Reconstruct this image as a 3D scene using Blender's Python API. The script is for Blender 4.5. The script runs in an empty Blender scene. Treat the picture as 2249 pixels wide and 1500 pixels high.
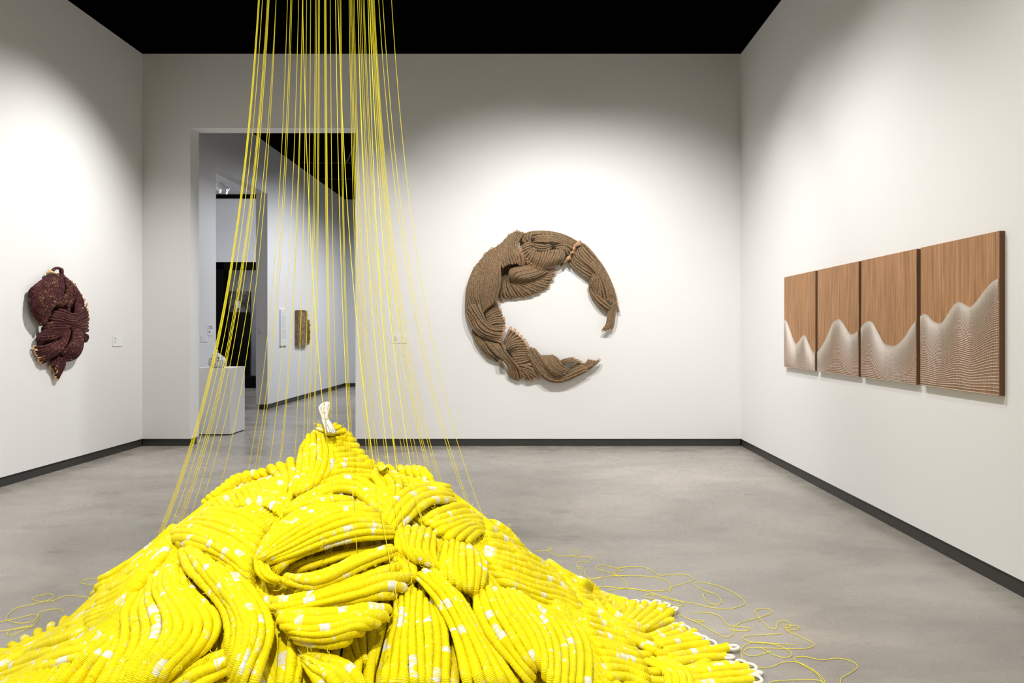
import bpy, bmesh, math, random
import numpy as np
from mathutils import Vector

SC = bpy.context.scene
COL = SC.collection
random.seed(7)
RNG = np.random.default_rng(11)

# ---------------------------------------------------------------- camera
W, H = 2249.0, 1500.0
F = W * 24.0 / 36.0
VX, VY = 1164.0, 730.0          # optical axis in the photograph
CAMH = 1.35
cam_d = bpy.data.cameras.new('camera'); cam_d.lens = 24.0; cam_d.sensor_width = 36.0
cam_d.shift_x = -(VX - W / 2) / W
cam_d.shift_y = -(H / 2 - VY) / W
cam_d.clip_start = 0.05; cam_d.clip_end = 100
cam = bpy.data.objects.new('camera', cam_d); COL.objects.link(cam)
cam.location = (0, 0, CAMH); cam.rotation_euler = (math.pi / 2, 0, 0)
SC.camera = cam

# ---------------------------------------------------------------- world / exposure
wd = bpy.data.worlds.new('world'); SC.world = wd; wd.use_nodes = True
wd.node_tree.nodes['Background'].inputs[0].default_value = (0.9, 0.95, 1, 1)
wd.node_tree.nodes['Background'].inputs[1].default_value = 0.02
SC.view_settings.view_transform = 'Standard'; SC.view_settings.look = 'None'
SC.view_settings.gamma = 1.0; SC.view_settings.use_curve_mapping = False
SC.view_settings.exposure = -0.62

# ---------------------------------------------------------------- room dimensions
XL, XR, YB, CEIL = -4.60, 2.50, 8.10, 4.655
YF = -3.6                       # wall behind the camera
Y2 = 16.98                      # far wall of the second room

# ---------------------------------------------------------------- ceiling spots (track lights above the picture, plus added fill spots)
def spot(loc, tgt, power, size=60, blend=1.0, radius=0.05, col=(1, 0.985, 0.965)):
    l = bpy.data.lights.new('track_or_fill_spot', 'SPOT'); l.energy = power
    l.spot_size = math.radians(size); l.spot_blend = blend; l.shadow_soft_size = radius; l.color = col
    o = bpy.data.objects.new('track_or_fill_spot', l); COL.objects.link(o); o.location = loc
    o.rotation_euler = (Vector(tgt) - Vector(loc)).to_track_quat('-Z', 'Y').to_euler()
    return o
WARM = (1, 0.985, 0.965)
# left wall
spot((-2.35, 6.7, 4.5), (-4.6, 6.3, 1.0), 860, 88)
spot((-2.25, 3.8, 4.5), (-4.6, 3.9, 1.0), 560, 80)
spot((-2.35, 1.5, 4.5), (-4.6, 1.5, 1.3), 480, 92)
# back wall
spot((-0.55, 5.25, 4.5), (0.05, 8.1, 0.75), 700, 92, radius=0.02, col=WARM)
spot((1.05, 5.25, 4.5), (0.95, 8.1, 0.70), 640, 92, radius=0.02, col=WARM)
# right wall
spot((0.15, 6.3, 4.5), (2.5, 5.9, 0.85), 360, 88, radius=0.03)
spot((0.10, 4.9, 4.5), (2.5, 4.6, 0.85), 360, 88, radius=0.03)
spot((0.10, 2.4, 4.5), (2.5, 2.4, 0.90), 430, 88)
# the yellow pile
spot((-0.2, -0.6, 4.5), (-0.9, 2.5, 0.4), 1320, 70)
spot((-2.9, 1.2, 4.5), (-0.95, 2.7, 0.5), 700, 66)
spot((1.2, 1.2, 4.5), (-0.5, 2.6, 0.4), 350, 70)
# second room
COOL = (0.90, 0.93, 1.0)
spot((-1.6, 13.0, 4.45), (-4.6, 13.2, 1.2), 520, 95, col=COOL)
spot((-2.6, 10.6, 4.45), (-4.4, 9.3, 1.0), 260, 75, col=COOL)
spot((-0.5, 14.5, 4.45), (-2.6, 15.5, 0.0), 200, 100, col=COOL)
spot((-2.3, 11.5, 4.5), (-2.6, 11.5, 0), 520, 160, col=COOL)  # added wide fill, lifts the upper walls
spot((-2.3, 15.5, 4.5), (-2.4, 15.5, 0), 380, 160, col=COOL)  # second added wide fill, deeper in the room
# added fill spots that brighten floor and door reveal in the first room
spot((-2.2, 6.9, 4.5), (-2.4, 6.6, 0), 230, 120)
spot((0.9, 4.6, 4.5), (1.4, 5.2, 0), 260, 100)
# third room
spot((-6.6, 13.6, 4.6), (-6.6, 13.7, 0), 500, 165, col=COOL)  # added wide fill for the whole gallery, no fixture of its own
spot((-6.2, 13.0, 4.45), (-7.2, 17.0, 2.2), 330, 95, col=COOL)
spot((-6.9, 11.4, 4.30), (-6.9, 13.5, 4.7), 90, 130, col=COOL)

# ================================================================ helpers
def tag(o, label, cat, group=None):
    o['label'] = label; o['category'] = cat
    if group: o['group'] = group
    return o
def struct(o):
    o['kind'] = 'structure'; return o
def empty(name, loc=(0, 0, 0)):
    o = bpy.data.objects.new(name, None); COL.objects.link(o); o.location = loc
    o.empty_display_size = 0.1
    return o
def link(name, me, parent=None, kind=None):
    o = bpy.data.objects.new(name, me); COL.objects.link(o)
    if parent:
        o.parent = parent
        o.matrix_parent_inverse = parent_inv(parent)
    if kind: o['kind'] = kind
    return o
def parent_inv(p):
    from mathutils import Matrix
    m = Matrix.Translation(p.location) if p.parent is None else Matrix.Identity(4)
    return m.inverted()
def mesh_np(name, V, Fq, mat, attrs=None, smooth=True, tris=None):
    """V (n,3); Fq (m,4) quads; optional tris; attrs dict name -> (n,) or (n,3)"""
    me = bpy.data.meshes.new(name)
    nq = len(Fq); nt = 0 if tris is None else len(tris)
    me.vertices.add(len(V)); me.vertices.foreach_set('co', np.asarray(V, np.float32).ravel())
    loops = np.asarray(Fq, np.int32).ravel() if nq else np.zeros(0, np.int32)
    if nt: loops = np.concatenate([loops, np.asarray(tris, np.int32).ravel()])
    me.loops.add(len(loops)); me.loops.foreach_set('vertex_index', loops)
    me.polygons.add(nq + nt)
    st = np.concatenate([np.arange(nq) * 4, nq * 4 + np.arange(nt) * 3]).astype(np.int32)
    me.polygons.foreach_set('loop_start', st)
    me.polygons.foreach_set('use_smooth', np.full(nq + nt, smooth))
    me.update(calc_edges=True)
    if attrs:
        for k, a in attrs.items():
            a = np.asarray(a, np.float32)
            if a.ndim == 1:
                at = me.attributes.new(k, 'FLOAT', 'POINT'); at.data.foreach_set('value', a)
            else:
                at = me.attributes.new(k, 'FLOAT_VECTOR', 'POINT'); at.data.foreach_set('vector', a.ravel())
    me.materials.append(mat)
    return me
def boxes_mesh(name, bl, mat, bevel=0.0):
    bm = bmesh.new()
    for (x0, x1, y0, y1, z0, z1) in bl:
        v = [bm.verts.new(p) for p in ((x0,y0,z0),(x1,y0,z0),(x1,y1,z0),(x0,y1,z0),(x0,y0,z1),(x1,y0,z1),(x1,y1,z1),(x0,y1,z1))]
        for f in ((3,2,1,0),(4,5,6,7),(0,1,5,4),(1,2,6,5),(2,3,7,6),(3,0,4,7)):
            bm.faces.new([v[i] for i in f])
    if bevel:
        bmesh.ops.bevel(bm, geom=bm.edges[:], offset=bevel, segments=2, affect='EDGES', profile=0.5)
    me = bpy.data.meshes.new(name); bm.to_mesh(me); bm.free(); me.materials.append(mat)
    return me

# ---- materials
def mat_new(name):
    m = bpy.data.materials.new(name); m.use_nodes = True
    nt = m.node_tree; return m, nt, nt.nodes['Principled BSDF']
def N(nt, t, **kw):
    n = nt.nodes.new(t)
    for k, v in kw.items():
        if k.startswith('i_'): n.inputs[k[2:].replace('_', ' ')].default_value = v
        else: setattr(n, k, v)
    return n
def plain(name, col, rough=0.6, spec=0.3, metal=0.0, emit=None, es=0):
    m, nt, b = mat_new(name)
    b.inputs['Base Color'].default_value = (*col, 1); b.inputs['Roughness'].default_value = rough
    b.inputs['Specular IOR Level'].default_value = spec; b.inputs['Metallic'].default_value = metal
    if emit: b.inputs['Emission Color'].default_value = (*emit, 1); b.inputs['Emission Strength'].default_value = es
    return m
def math_(nt, op, a, b=None, c=None):
    n = nt.nodes.new('ShaderNodeMath'); n.operation = op
    for i, v in enumerate((a, b, c)):
        if v is None: continue
        if isinstance(v, (int, float)): n.inputs[i].default_value = v
        else: nt.links.new(v, n.inputs[i])
    return n.outputs[0]
def ramp(nt, fac, stops):
    n = nt.nodes.new('ShaderNodeValToRGB'); nt.links.new(fac, n.inputs[0])
    e = n.color_ramp.elements
    while len(e) < len(stops): e.new(0.5)
    for el, (p, c) in zip(e, stops): el.position = p; el.color = (*c, 1) if len(c) == 3 else c
    return n.outputs[0]
def mix(nt, fac, a, b, mode='MIX'):
    n = nt.nodes.new('ShaderNodeMix'); n.data_type = 'RGBA'; n.blend_type = mode
    for i, v in ((0, fac), (6, a), (7, b)):
        if isinstance(v, (int, float)): n.inputs[i].default_value = v
        elif isinstance(v, tuple): n.inputs[i].default_value = (*v, 1)
        else: nt.links.new(v, n.inputs[i])
    return n.outputs[2]
def noise(nt, vec, scale, detail=2.0, rough=0.5, dist=0.0):
    n = nt.nodes.new('ShaderNodeTexNoise'); n.inputs['Scale'].default_value = scale
    n.inputs['Detail'].default_value = detail; n.inputs['Roughness'].default_value = rough
    n.inputs['Distortion'].default_value = dist
    if vec is not None: nt.links.new(vec, n.inputs['Vector'])
    return n.outputs[0]
def mapping(nt, vec, scale=(1, 1, 1)):
    n = nt.nodes.new('ShaderNodeMapping'); n.inputs['Scale'].default_value = scale
    nt.links.new(vec, n.inputs[0]); return n.outputs[0]
def bump(nt, h, strength, dist):
    n = nt.nodes.new('ShaderNodeBump'); n.inputs['Strength'].default_value = strength
    n.inputs['Distance'].default_value = dist; nt.links.new(h, n.inputs['Height']); return n.outputs[0]
def geo(nt): return nt.nodes.new('ShaderNodeNewGeometry').outputs['Position']
def attr(nt, name, out):
    n = nt.nodes.new('ShaderNodeAttribute'); n.attribute_name = name; return n.outputs[out]

def wall_mat(name, col):
    m, nt, b = mat_new(name)
    p = geo(nt)
    n1 = noise(nt, p, 1.3, 3); n2 = noise(nt, p, 220, 2)
    c = mix(nt, n1, tuple(x * 0.985 for x in col), tuple(min(1, x * 1.01) for x in col))
    nt.links.new(c, b.inputs['Base Color']); b.inputs['Roughness'].default_value = 0.75
    b.inputs['Specular IOR Level'].default_value = 0.2
    nt.links.new(bump(nt, n2, 0.04, 0.001), b.inputs['Normal'])
    return m
M = {}
M['wall'] = wall_mat('white_wall_paint', (0.80, 0.795, 0.782))
M['wall2'] = wall_mat('cool_white_wall_paint', (0.78, 0.78, 0.79))
M['ceil_black'] = plain('black_ceiling_paint', (0.0012, 0.0012, 0.0012), 1.0, 0.0)
M['base'] = plain('charcoal_vinyl_base', (0.042, 0.041, 0.038), 0.45, 0.35)
M['black'] = plain('matte_black', (0.002, 0.002, 0.002), 0.8, 0.1)
M['pedestal'] = plain('white_pedestal_paint', (0.80, 0.79, 0.77), 0.6, 0.25)
M['label'] = plain('label_board', (0.82, 0.82, 0.82), 0.6, 0.2)
M['ink'] = plain('grey_print', (0.36, 0.36, 0.37), 0.8, 0.1)
M['inkblack'] = plain('black_print', (0.03, 0.03, 0.03), 0.8, 0.1)
M['inkblue'] = plain('pale_blue_print', (0.45, 0.55, 0.60), 0.8, 0.1)
M['metal_dark'] = plain('dark_grey_conduit', (0.02, 0.02, 0.022), 0.6, 0.3)
M['lamp_white'] = plain('white_lamp_enamel', (0.85, 0.85, 0.85), 0.4, 0.4)
M['lamp_glow'] = plain('lit_lamp_lens', (1, 1, 1), 0.3, 0.3, emit=(1, 0.98, 0.95), es=14)

def floor_mat():
    m, nt, b = mat_new('polished_concrete')
    p = geo(nt)
    big = noise(nt, mapping(nt, p, (0.55, 1.0, 1)), 0.9, 4, 0.6, 0.6)
    mid = noise(nt, mapping(nt, p, (0.7, 1.3, 1)), 4.0, 5, 0.6, 0.4)
    fine = noise(nt, p, 90, 3, 0.7)
    speck = noise(nt, p, 260, 2, 0.6)
    c = ramp(nt, big, [(0.30, (0.212, 0.196, 0.174)), (0.48, (0.290, 0.268, 0.238)), (0.68, (0.367, 0.338, 0.298))])
    c = mix(nt, 0.38, c, ramp(nt, mid, [(0.3, (0.35, 0.35, 0.36)), (0.7, (0.62, 0.60, 0.56))]), 'OVERLAY')
    c = mix(nt, 0.35, c, ramp(nt, fine, [(0.35, (0.35, 0.35, 0.35)), (0.65, (0.62, 0.62, 0.62))]), 'OVERLAY')
    sp = ramp(nt, speck, [(0.26, (0.35, 0.35, 0.35)), (0.34, (1, 1, 1))])
    c = mix(nt, 0.8, c, sp, 'MULTIPLY')
    blot = noise(nt, mapping(nt, p, (1.0, 1.6, 1)), 1.9, 2, 0.4)
    bl = ramp(nt, blot, [(0.685, (1, 1, 1)), (0.70, (0.80, 0.81, 0.82))])
    c = mix(nt, 0.7, c, bl, 'MULTIPLY')
    nt.links.new(c, b.inputs['Base Color'])
    r = ramp(nt, mid, [(0.3, (0.20, 0.20, 0.20)), (0.7, (0.36, 0.36, 0.36))])
    nt.links.new(r, b.inputs['Roughness']); b.inputs['Specular IOR Level'].default_value = 0.45
    nt.links.new(bump(nt, fine, 0.05, 0.001), b.inputs['Normal'])
    return m
M['floor'] = floor_mat()

def rope_mat(name, kind):
    m, nt, b = mat_new(name)
    co = attr(nt, 'coord', 'Vector'); tip = attr(nt, 'tip', 'Fac')
    sep = nt.nodes.new('ShaderNodeSeparateXYZ'); nt.links.new(co, sep.inputs[0])
    s, idx, ar = sep.outputs
    if kind == 'yellow':
        per = 0.0036
        jit = noise(nt, mapping(nt, co, (90, 3, 1.5)), 1.0, 3)
        ph = math_(nt, 'ADD', math_(nt, 'MULTIPLY', s, 2 * math.pi / per), math_(nt, 'MULTIPLY', jit, 16.0))
        wv = math_(nt, 'SINE', ph)
        big = noise(nt, mapping(nt, co, (15.0, 1.7, 0.15)), 1.0, 1.0, 0.5)
        patch = ramp(nt, big, [(0.640, (0, 0, 0)), (0.652, (1, 1, 1))])
        fl = noise(nt, mapping(nt, co, (55, 2.4, 3.0)), 1.0, 2.0, 0.6)
        fleck = ramp(nt, fl, [(0.60, (0, 0, 0)), (0.68, (1, 1, 1))])
        gate = ramp(nt, noise(nt, mapping(nt, co, (4.0, 0.9, 0.2)), 1.0, 1.0), [(0.44, (0.0, 0, 0)), (0.58, (0.85, 0.85, 0.85))])
        fleck = mix(nt, 1.0, fleck, gate, 'MULTIPLY')
        wh = mix(nt, 1.0, patch, fleck, 'LIGHTEN')
        # some yellow binding threads cross the white core
        bind = ramp(nt, noise(nt, mapping(nt, co, (170, 1.0, 0.6)), 1.0, 1.0), [(0.50, (1, 1, 1)), (0.60, (0.25, 0.25, 0.25))])
        wh = mix(nt, 1.0, wh, bind, 'MULTIPLY')
        var = noise(nt, mapping(nt, co, (20, 1, 1)), 1.0, 2)
        ycol = ramp(nt, var, [(0.3, (0.92, 0.735, 0.0)), (0.7, (0.96, 0.815, 0.002))])
        c = mix(nt, wh, ycol, (0.86, 0.84, 0.76))
        c = mix(nt, tip, c, (0.80, 0.77, 0.68))
        hh = math_(nt, 'ADD', wv, math_(nt, 'MULTIPLY', noise(nt, mapping(nt, co, (400, 4, 6)), 1.0, 1), 1.2))
        nt.links.new(bump(nt, hh, 0.55, 0.0016), b.inputs['Normal'])
        b.inputs['Roughness'].default_value = 0.62; b.inputs['Specular IOR Level'].default_value = 0.25
        b.inputs['Subsurface Weight'].default_value = 0.22; b.inputs['Subsurface Radius'].default_value = (1.0, 0.85, 0.05); b.inputs['Subsurface Scale'].default_value = 0.012
    elif kind == 'brown':
        tw = math_(nt, 'SINE', math_(nt, 'ADD', math_(nt, 'MULTIPLY', s, 2 * math.pi / 0.016), math_(nt, 'MULTIPLY', ar, 2 * math.pi)))
        var = noise(nt, mapping(nt, co, (75, 2.5, 5)), 1.0, 3, 0.75)
        c = ramp(nt, var, [(0.30, (0.075, 0.048, 0.027)), (0.5, (0.215, 0.144, 0.085)), (0.70, (0.40, 0.285, 0.175))])
        big = noise(nt, mapping(nt, co, (3, 0.8, 0.2)), 1.0, 2)
        c = mix(nt, 0.5, c, ramp(nt, big, [(0.35, (0.44, 0.47, 0.44)), (0.65, (0.60, 0.52, 0.46))]), 'OVERLAY')
        c = mix(nt, tip, c, (0.52, 0.31, 0.17))
        hh = math_(nt, 'ADD', math_(nt, 'MULTIPLY', tw, 0.25), math_(nt, 'MULTIPLY', noise(nt, mapping(nt, co, (150, 4, 8)), 1.0, 3), 2.6))
        nt.links.new(bump(nt, hh, 0.6, 0.002), b.inputs['Normal'])
        b.inputs['Roughness'].default_value = 0.85; b.inputs['Specular IOR Level'].default_value = 0.15
    else:
        tw = math_(nt, 'SINE', math_(nt, 'MULTIPLY', s, 2 * math.pi / 0.009))
        var = noise(nt, mapping(nt, co, (40, 1.5, 2)), 1.0, 3, 0.7)
        c = ramp(nt, var, [(0.30, (0.026, 0.005, 0.007)), (0.55, (0.072, 0.017, 0.020)), (0.75, (0.15, 0.050, 0.040))])
        fl = noise(nt, mapping(nt, co, (70, 1.3, 2.5)), 1.0, 2, 0.6)
        g = ramp(nt, noise(nt, mapping(nt, co, (5, 0.6, 0.2)), 1.0, 2), [(0.40, (0, 0, 0)), (0.58, (1, 1, 1))])
        f = mix(nt, 1.0, ramp(nt, fl, [(0.55, (0, 0, 0)), (0.66, (1, 1, 1))]), g, 'MULTIPLY')
        c = mix(nt, f, c, (0.36, 0.19, 0.09))
        c = mix(nt, tip, c, (0.70, 0.46, 0.24))
        nt.links.new(bump(nt, tw, 0.6, 0.002), b.inputs['Normal'])
        b.inputs['Roughness'].default_value = 0.75; b.inputs['Specular IOR Level'].default_value = 0.2
    nt.links.new(c, b.inputs['Base Color'])
    return m
M['yrope'] = rope_mat('yellow_wrapped_cord', 'yellow')
M['brope'] = rope_mat('brown_fibre_cord', 'brown')
M['mrope'] = rope_mat('maroon_fibre_cord', 'maroon')
M['ythread'] = plain('yellow_thread', (0.90, 0.78, 0.02), 0.55, 0.3)
M['ycore'] = plain('yellow_cloth_core', (0.75, 0.60, 0.0), 0.9, 0.1)
M['bback'] = plain('brown_gap_shade_backing', (0.10, 0.06, 0.03), 0.9, 0.1)  # darker than the cords: shade of the gaps put into the colour
M['mback'] = plain('maroon_gap_shade_backing', (0.03, 0.008, 0.009), 0.9, 0.1)  # added sheet, its dark tone stands for shade between the cords
M['yloop'] = plain('raw_white_cord_loop', (0.74, 0.70, 0.60), 0.8, 0.15)
M['bloop'] = plain('tan_cord_loop', (0.50, 0.30, 0.165), 0.8, 0.15)
M['mloop'] = plain('gold_tan_cord_loop', (0.72, 0.46, 0.23), 0.75, 0.2)

# ---- pixels of the photograph -> rays
def ray(px, py):
    d = np.stack([(px - VX) / F, np.ones_like(px), (VY - py) / F], -1)
    return d                     # per metre of depth; camera at (0,0,CAMH)
def at_depth(px, py, y): 
    px = np.asarray(px, float); py = np.asarray(py, float)
    d = ray(px, py); return d * np.asarray(y, float)[..., None] + np.array([0, 0, CAMH])
def on_floor(px, py, h=0.0):
    px = np.asarray(px, float); py = np.asarray(py, float)
    return at_depth(px, py, (CAMH - h) * F / (py - VY))

# ---- splines
def catmull(P, n):
    """resample polyline P (k,d) to n points, equal steps of arc length"""
    P = np.asarray(P, float)
    if len(P) == 2:
        t = np.linspace(0, 1, n)[:, None]; return P[0] * (1 - t) + P[1] * t
    Q = np.vstack([2 * P[0] - P[1], P, 2 * P[-1] - P[-2]])
    out = []
    m = 24
    t = np.linspace(0, 1, m, endpoint=False)[:, None]
    for i in range(1, len(Q) - 2):
        p0, p1, p2, p3 = Q[i - 1], Q[i], Q[i + 1], Q[i + 2]
        out.append(0.5 * (2 * p1 + (p2 - p0) * t + (2 * p0 - 5 * p1 + 4 * p2 - p3) * t ** 2 + (3 * p1 - p0 - 3 * p2 + p3) * t ** 3))
    out.append(P[-1:]); D = np.vstack(out)
    L = np.concatenate([[0], np.cumsum(np.linalg.norm(np.diff(D[:, :min(3, D.shape[1])], axis=0), axis=1))])
    s = np.linspace(0, L[-1], n)
    return np.stack([np.interp(s, L, D[:, k]) for k in range(D.shape[1])], 1)
def loft(guides, m, ts):
    """guides: list of polylines -> array (len(ts), m, d)"""
    G = np.stack([catmull(g, m) for g in guides])           # (k,m,d)
    w = np.linalg.norm(np.diff(G[:, :, :2], axis=0), axis=2).mean(1)
    c = np.concatenate([[0], np.cumsum(w)]); width = c[-1]; c = c / c[-1]
    Q = np.concatenate([2 * G[:1] - G[1:2], G, 2 * G[-1:] - G[-2:-1]])
    out = []
    for t in ts:
        i = min(max(int(np.searchsorted(c, t) - 1), 0), len(G) - 2)
        u = (t - c[i]) / (c[i + 1] - c[i] + 1e-9)
        p0, p1, p2, p3 = Q[i], Q[i + 1], Q[i + 2], Q[i + 3]
        out.append(0.5 * (2 * p1 + (p2 - p0) * u + (2 * p0 - 5 * p1 + 4 * p2 - p3) * u * u + (3 * p1 - p0 - 3 * p2 + p3) * u ** 3))
    return np.stack(out), width
def guide_width(guides):
    G = np.stack([catmull(np.asarray(g, float)[:, :2], 12) for g in guides])
    return np.linalg.norm(np.diff(G, axis=0), axis=2).mean(1).sum()

def tube(P, R, nseg, ref, closed_caps=True):
    """verts, quads, tris, (along, around) for a tube with round ends"""
    P = np.asarray(P, float); n = len(P)
    R = np.broadcast_to(np.asarray(R, float), (n,)).copy()
    T = np.gradient(P, axis=0); T /= np.linalg.norm(T, axis=1)[:, None] + 1e-12
    ref = np.broadcast_to(np.asarray(ref, float), (n, 3))
    B = np.cross(T, ref); B /= np.linalg.norm(B, axis=1)[:, None] + 1e-9
    Nn = np.cross(B, T)
    al = np.concatenate([[0], np.cumsum(np.linalg.norm(np.diff(P, axis=0), axis=1))])
    if closed_caps:              # rounded ends
        ex = np.array([0.95, 0.7])
        P0 = P[0] - T[0] * R[0] * ex[:, None]; P1 = P[-1] + T[-1] * R[-1] * ex[::-1][:, None]
        r0 = R[0] * np.array([0.25, 0.7]); r1 = R[-1] * np.array([0.7, 0.25])
        P = np.vstack([P0, P, P1]); R = np.concatenate([r0, R, r1])
        B = np.vstack([B[:1], B[:1], B, B[-1:], B[-1:]]); Nn = np.vstack([Nn[:1], Nn[:1], Nn, Nn[-1:], Nn[-1:]])
        al = np.concatenate([[al[0] - .002, al[0] - .001], al, [al[-1] + .001, al[-1] + .002]])
        n += 4
    a = np.linspace(0, 2 * math.pi, nseg, endpoint=False)
    V = P[:, None] + R[:, None, None] * (np.cos(a)[None, :, None] * Nn[:, None] + np.sin(a)[None, :, None] * B[:, None])
    V = V.reshape(-1, 3)
    i = np.arange(n - 1)[:, None] * nseg; j = np.arange(nseg)[None]; k = (j + 1) % nseg
    Q = np.stack([i + j, i + k, i + nseg + k, i + nseg + j], -1).reshape(-1, 4)
    tr = []
    for base, flip in ((0, 1), ((n - 1) * nseg, 0)):
        for q in range(1, nseg - 1):
            tr.append((base, base + q + 1, base + q) if flip else (base, base + q, base + q + 1))
    return V, Q, np.array(tr), np.repeat(al, nseg), np.tile(a / (2 * math.pi), n)
class Join:
    def __init__(s): s.V = []; s.Q = []; s.T = []; s.C = []; s.P = []; s.n = 0
    def add(s, V, Q, T=None, coord=None, tip=None):
        s.V.append(V); s.Q.append(np.asarray(Q).reshape(-1, 4) + s.n)
        if T is not None and len(T): s.T.append(np.asarray(T) + s.n)
        s.C.append(np.zeros((len(V), 3)) if coord is None else coord)
        s.P.append(np.zeros(len(V)) if tip is None else tip); s.n += len(V)
    def mesh(s, name, mat, smooth=True):
        return mesh_np(name, np.vstack(s.V), np.vstack(s.Q) if s.Q else np.zeros((0, 4), int), mat,
                       {'coord': np.vstack(s.C), 'tip': np.concatenate(s.P)}, smooth, np.vstack(s.T) if s.T else None)

# ================================================================ the room
def bl_wall(name, bl, mat):
    return struct(link(name, boxes_mesh(name, bl, mat)))
WB = 0.088                      # walls stop above a recessed base
struct(link('floor', boxes_mesh('floor', [(-11, 6, YF, 21.5, -0.12, 0)], M['floor'])))
DX0, DX1, DH, TH = -4.03, -2.07, 3.775, 0.21
O0, O1, OH = 10.0, 11.96, 3.78
bl_wall('wall_left', [(XL - 0.2, XL, YF, O0, WB, CEIL), (XL - 0.2, XL, O1, Y2, WB, CEIL), (XL - 0.2, XL, O0, O1, OH, CEIL)], M['wall'])
bl_wall('wall_right', [(XR, XR + 0.2, YF, YB, WB, CEIL)], M['wall'])
bl_wall('wall_back', [(XL, DX0, YB, YB + TH, WB, CEIL), (DX1, XR + 0.2, YB, YB + TH, WB, CEIL), (DX0, DX1, YB, YB + TH, DH, CEIL)], M['wall'])
bl_wall('wall_front', [(XL - 0.2, XR + 0.2, YF - 0.2, YF, 0, CEIL)], M['wall'])
bl_wall('wall_far', [(XL, XR + 0.2, Y2, Y2 + 0.2, WB, CEIL)], M['wall2'])
bl_wall('wall_side', [(XR, XR + 0.2, YB + TH, Y2, 0, CEIL)], M['wall2'])
struct(link('ceiling', boxes_mesh('ceiling', [(XL - 0.2, XR + 0.2, YF - 0.2, Y2 + 0.2, CEIL, CEIL + 0.1)], M['ceil_black'])))
# recessed charcoal bases
rc = 0.012
struct(link('baseboard_left', boxes_mesh('baseboard_left', [(XL - 0.15, XL - rc, YF, O0 - rc, 0, WB), (XL - 0.15, XL - rc, O1 + rc, Y2, 0, WB)], M['base'])))
struct(link('baseboard_right', boxes_mesh('baseboard_right', [(XR + rc, XR + 0.15, YF, YB, 0, WB)], M['base'])))
struct(link('baseboard_back', boxes_mesh('baseboard_back', [(XL, DX0 - 0.02, YB + rc, YB + TH - rc, 0, WB), (DX1 + 0.02, XR, YB + rc, YB + TH - rc, 0, WB)], M['base'])))
struct(link('baseboard_far', boxes_mesh('baseboard_far', [(XL, XR, Y2 + rc, Y2 + 0.15, 0, WB)], M['base'])))
# third room seen through the side opening
bl_wall('wall_gallery', [(-11, -7.9, 17.0, 17.2, 0, 4.68), (-6.6, XL - 0.2, 17.0, 17.2, 0, 4.68), (-7.9, -6.6, 17.0, 17.2, 3.08, 4.68),
                         (-11, -10.8, 8.3, 17.0, 0, 4.78)], M['wall2'])
struct(link('trim_1', boxes_mesh('trim_1', [(-10.8, XL - 0.2, 16.96, 17.2, 4.68, 4.78)], M['black'])))
struct(link('ceiling_gallery', boxes_mesh('ceiling_gallery', [(-11, XL - 0.2, 8.3, 17.2, 4.78, 4.86)], M['wall2'])))
bl_wall('wall_entry', [(-11, XL - 0.2, 8.1, 8.3, 0, 4.78)], M['wall2'])
struct(link('trim_2', boxes_mesh('trim_2', [(-7.92, -7.62, 16.98, 17.25, 0, 3.08), (-7.9, -6.6, 16.98, 17.25, 2.92, 3.10)], M['black'])))
# dark projection room behind it
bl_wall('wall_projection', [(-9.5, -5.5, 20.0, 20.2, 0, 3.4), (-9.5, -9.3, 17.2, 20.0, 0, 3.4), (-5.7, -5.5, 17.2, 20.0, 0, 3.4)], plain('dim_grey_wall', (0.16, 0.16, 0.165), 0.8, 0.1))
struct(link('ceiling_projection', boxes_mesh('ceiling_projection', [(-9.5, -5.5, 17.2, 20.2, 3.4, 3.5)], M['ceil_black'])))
spot((-7.6, 17.6, 3.2), (-7.9, 20.0, 1.6), 420, 100, col=COOL)  # added spot so the grey wall and mural can be made out

# ================================================================ ROPE WEAVE BUILDER
def build_rope(root, name, P, R, mat, idx, seed, ref, nseg, along0=0.0, tips=(0, 0), wob=0.0, join=None, loopmat=None, loopR=None):
    n = len(P)
    if wob:
        kk = np.linspace(0, 1, max(3, n // 4)); slow = np.interp(np.linspace(0, 1, n), kk, RNG.normal(0, 0.055 if wob <= 0.05 else 0.028, len(kk)))
        R = R * (1 + wob * (RNG.random(n) - 0.5) * 2 + slow)
    V, Q, T, al, ar = tube(P, R, nseg, ref)
    L = al.max()
    co = np.stack([al + along0, np.full(len(al), idx * 0.35 + seed * 7.3), ar], 1)
    tp = np.zeros(len(al))
    if tips[0]: tp = np.maximum(tp, np.clip(1 - al / tips[0], 0, 1) > 0.05)
    if tips[1]: tp = np.maximum(tp, np.clip(1 - (L - al) / tips[1], 0, 1) > 0.05)
    if join is not None:
        join.add(V, Q, T, co, tp); return None
    me = mesh_np(name, V, Q, mat, {'coord': co, 'tip': tp}, True, T)
    o = link(name, me, root)
    return o
def build_loop(rope, Pend, Tdir, Cdir, r, mat, flip=1, nseg=6):
    """a small closed eyelet of cord at a rope's end"""
    Tdir = Tdir / (np.linalg.norm(Tdir) + 1e-9)
    Cdir = Cdir - Tdir * np.dot(Cdir, Tdir); Cdir /= np.linalg.norm(Cdir) + 1e-9
    a = np.linspace(-2.6, 2.6, 15)
    rr = r * 1.25
    P = Pend + Tdir * (rr * 1.05) + np.outer(np.cos(a), Tdir) * rr * 1.25 + np.outer(np.sin(a), Cdir) * rr
    ref = np.cross(Tdir, Cdir)
    V, Q, T, al, ar = tube(P, r * 0.46, nseg, ref)
    me = mesh_np('loop', V, Q, mat, None, True, T)
    o = bpy.data.objects.new('loop', me); COL.objects.link(o); o.parent = rope
    return o

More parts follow.
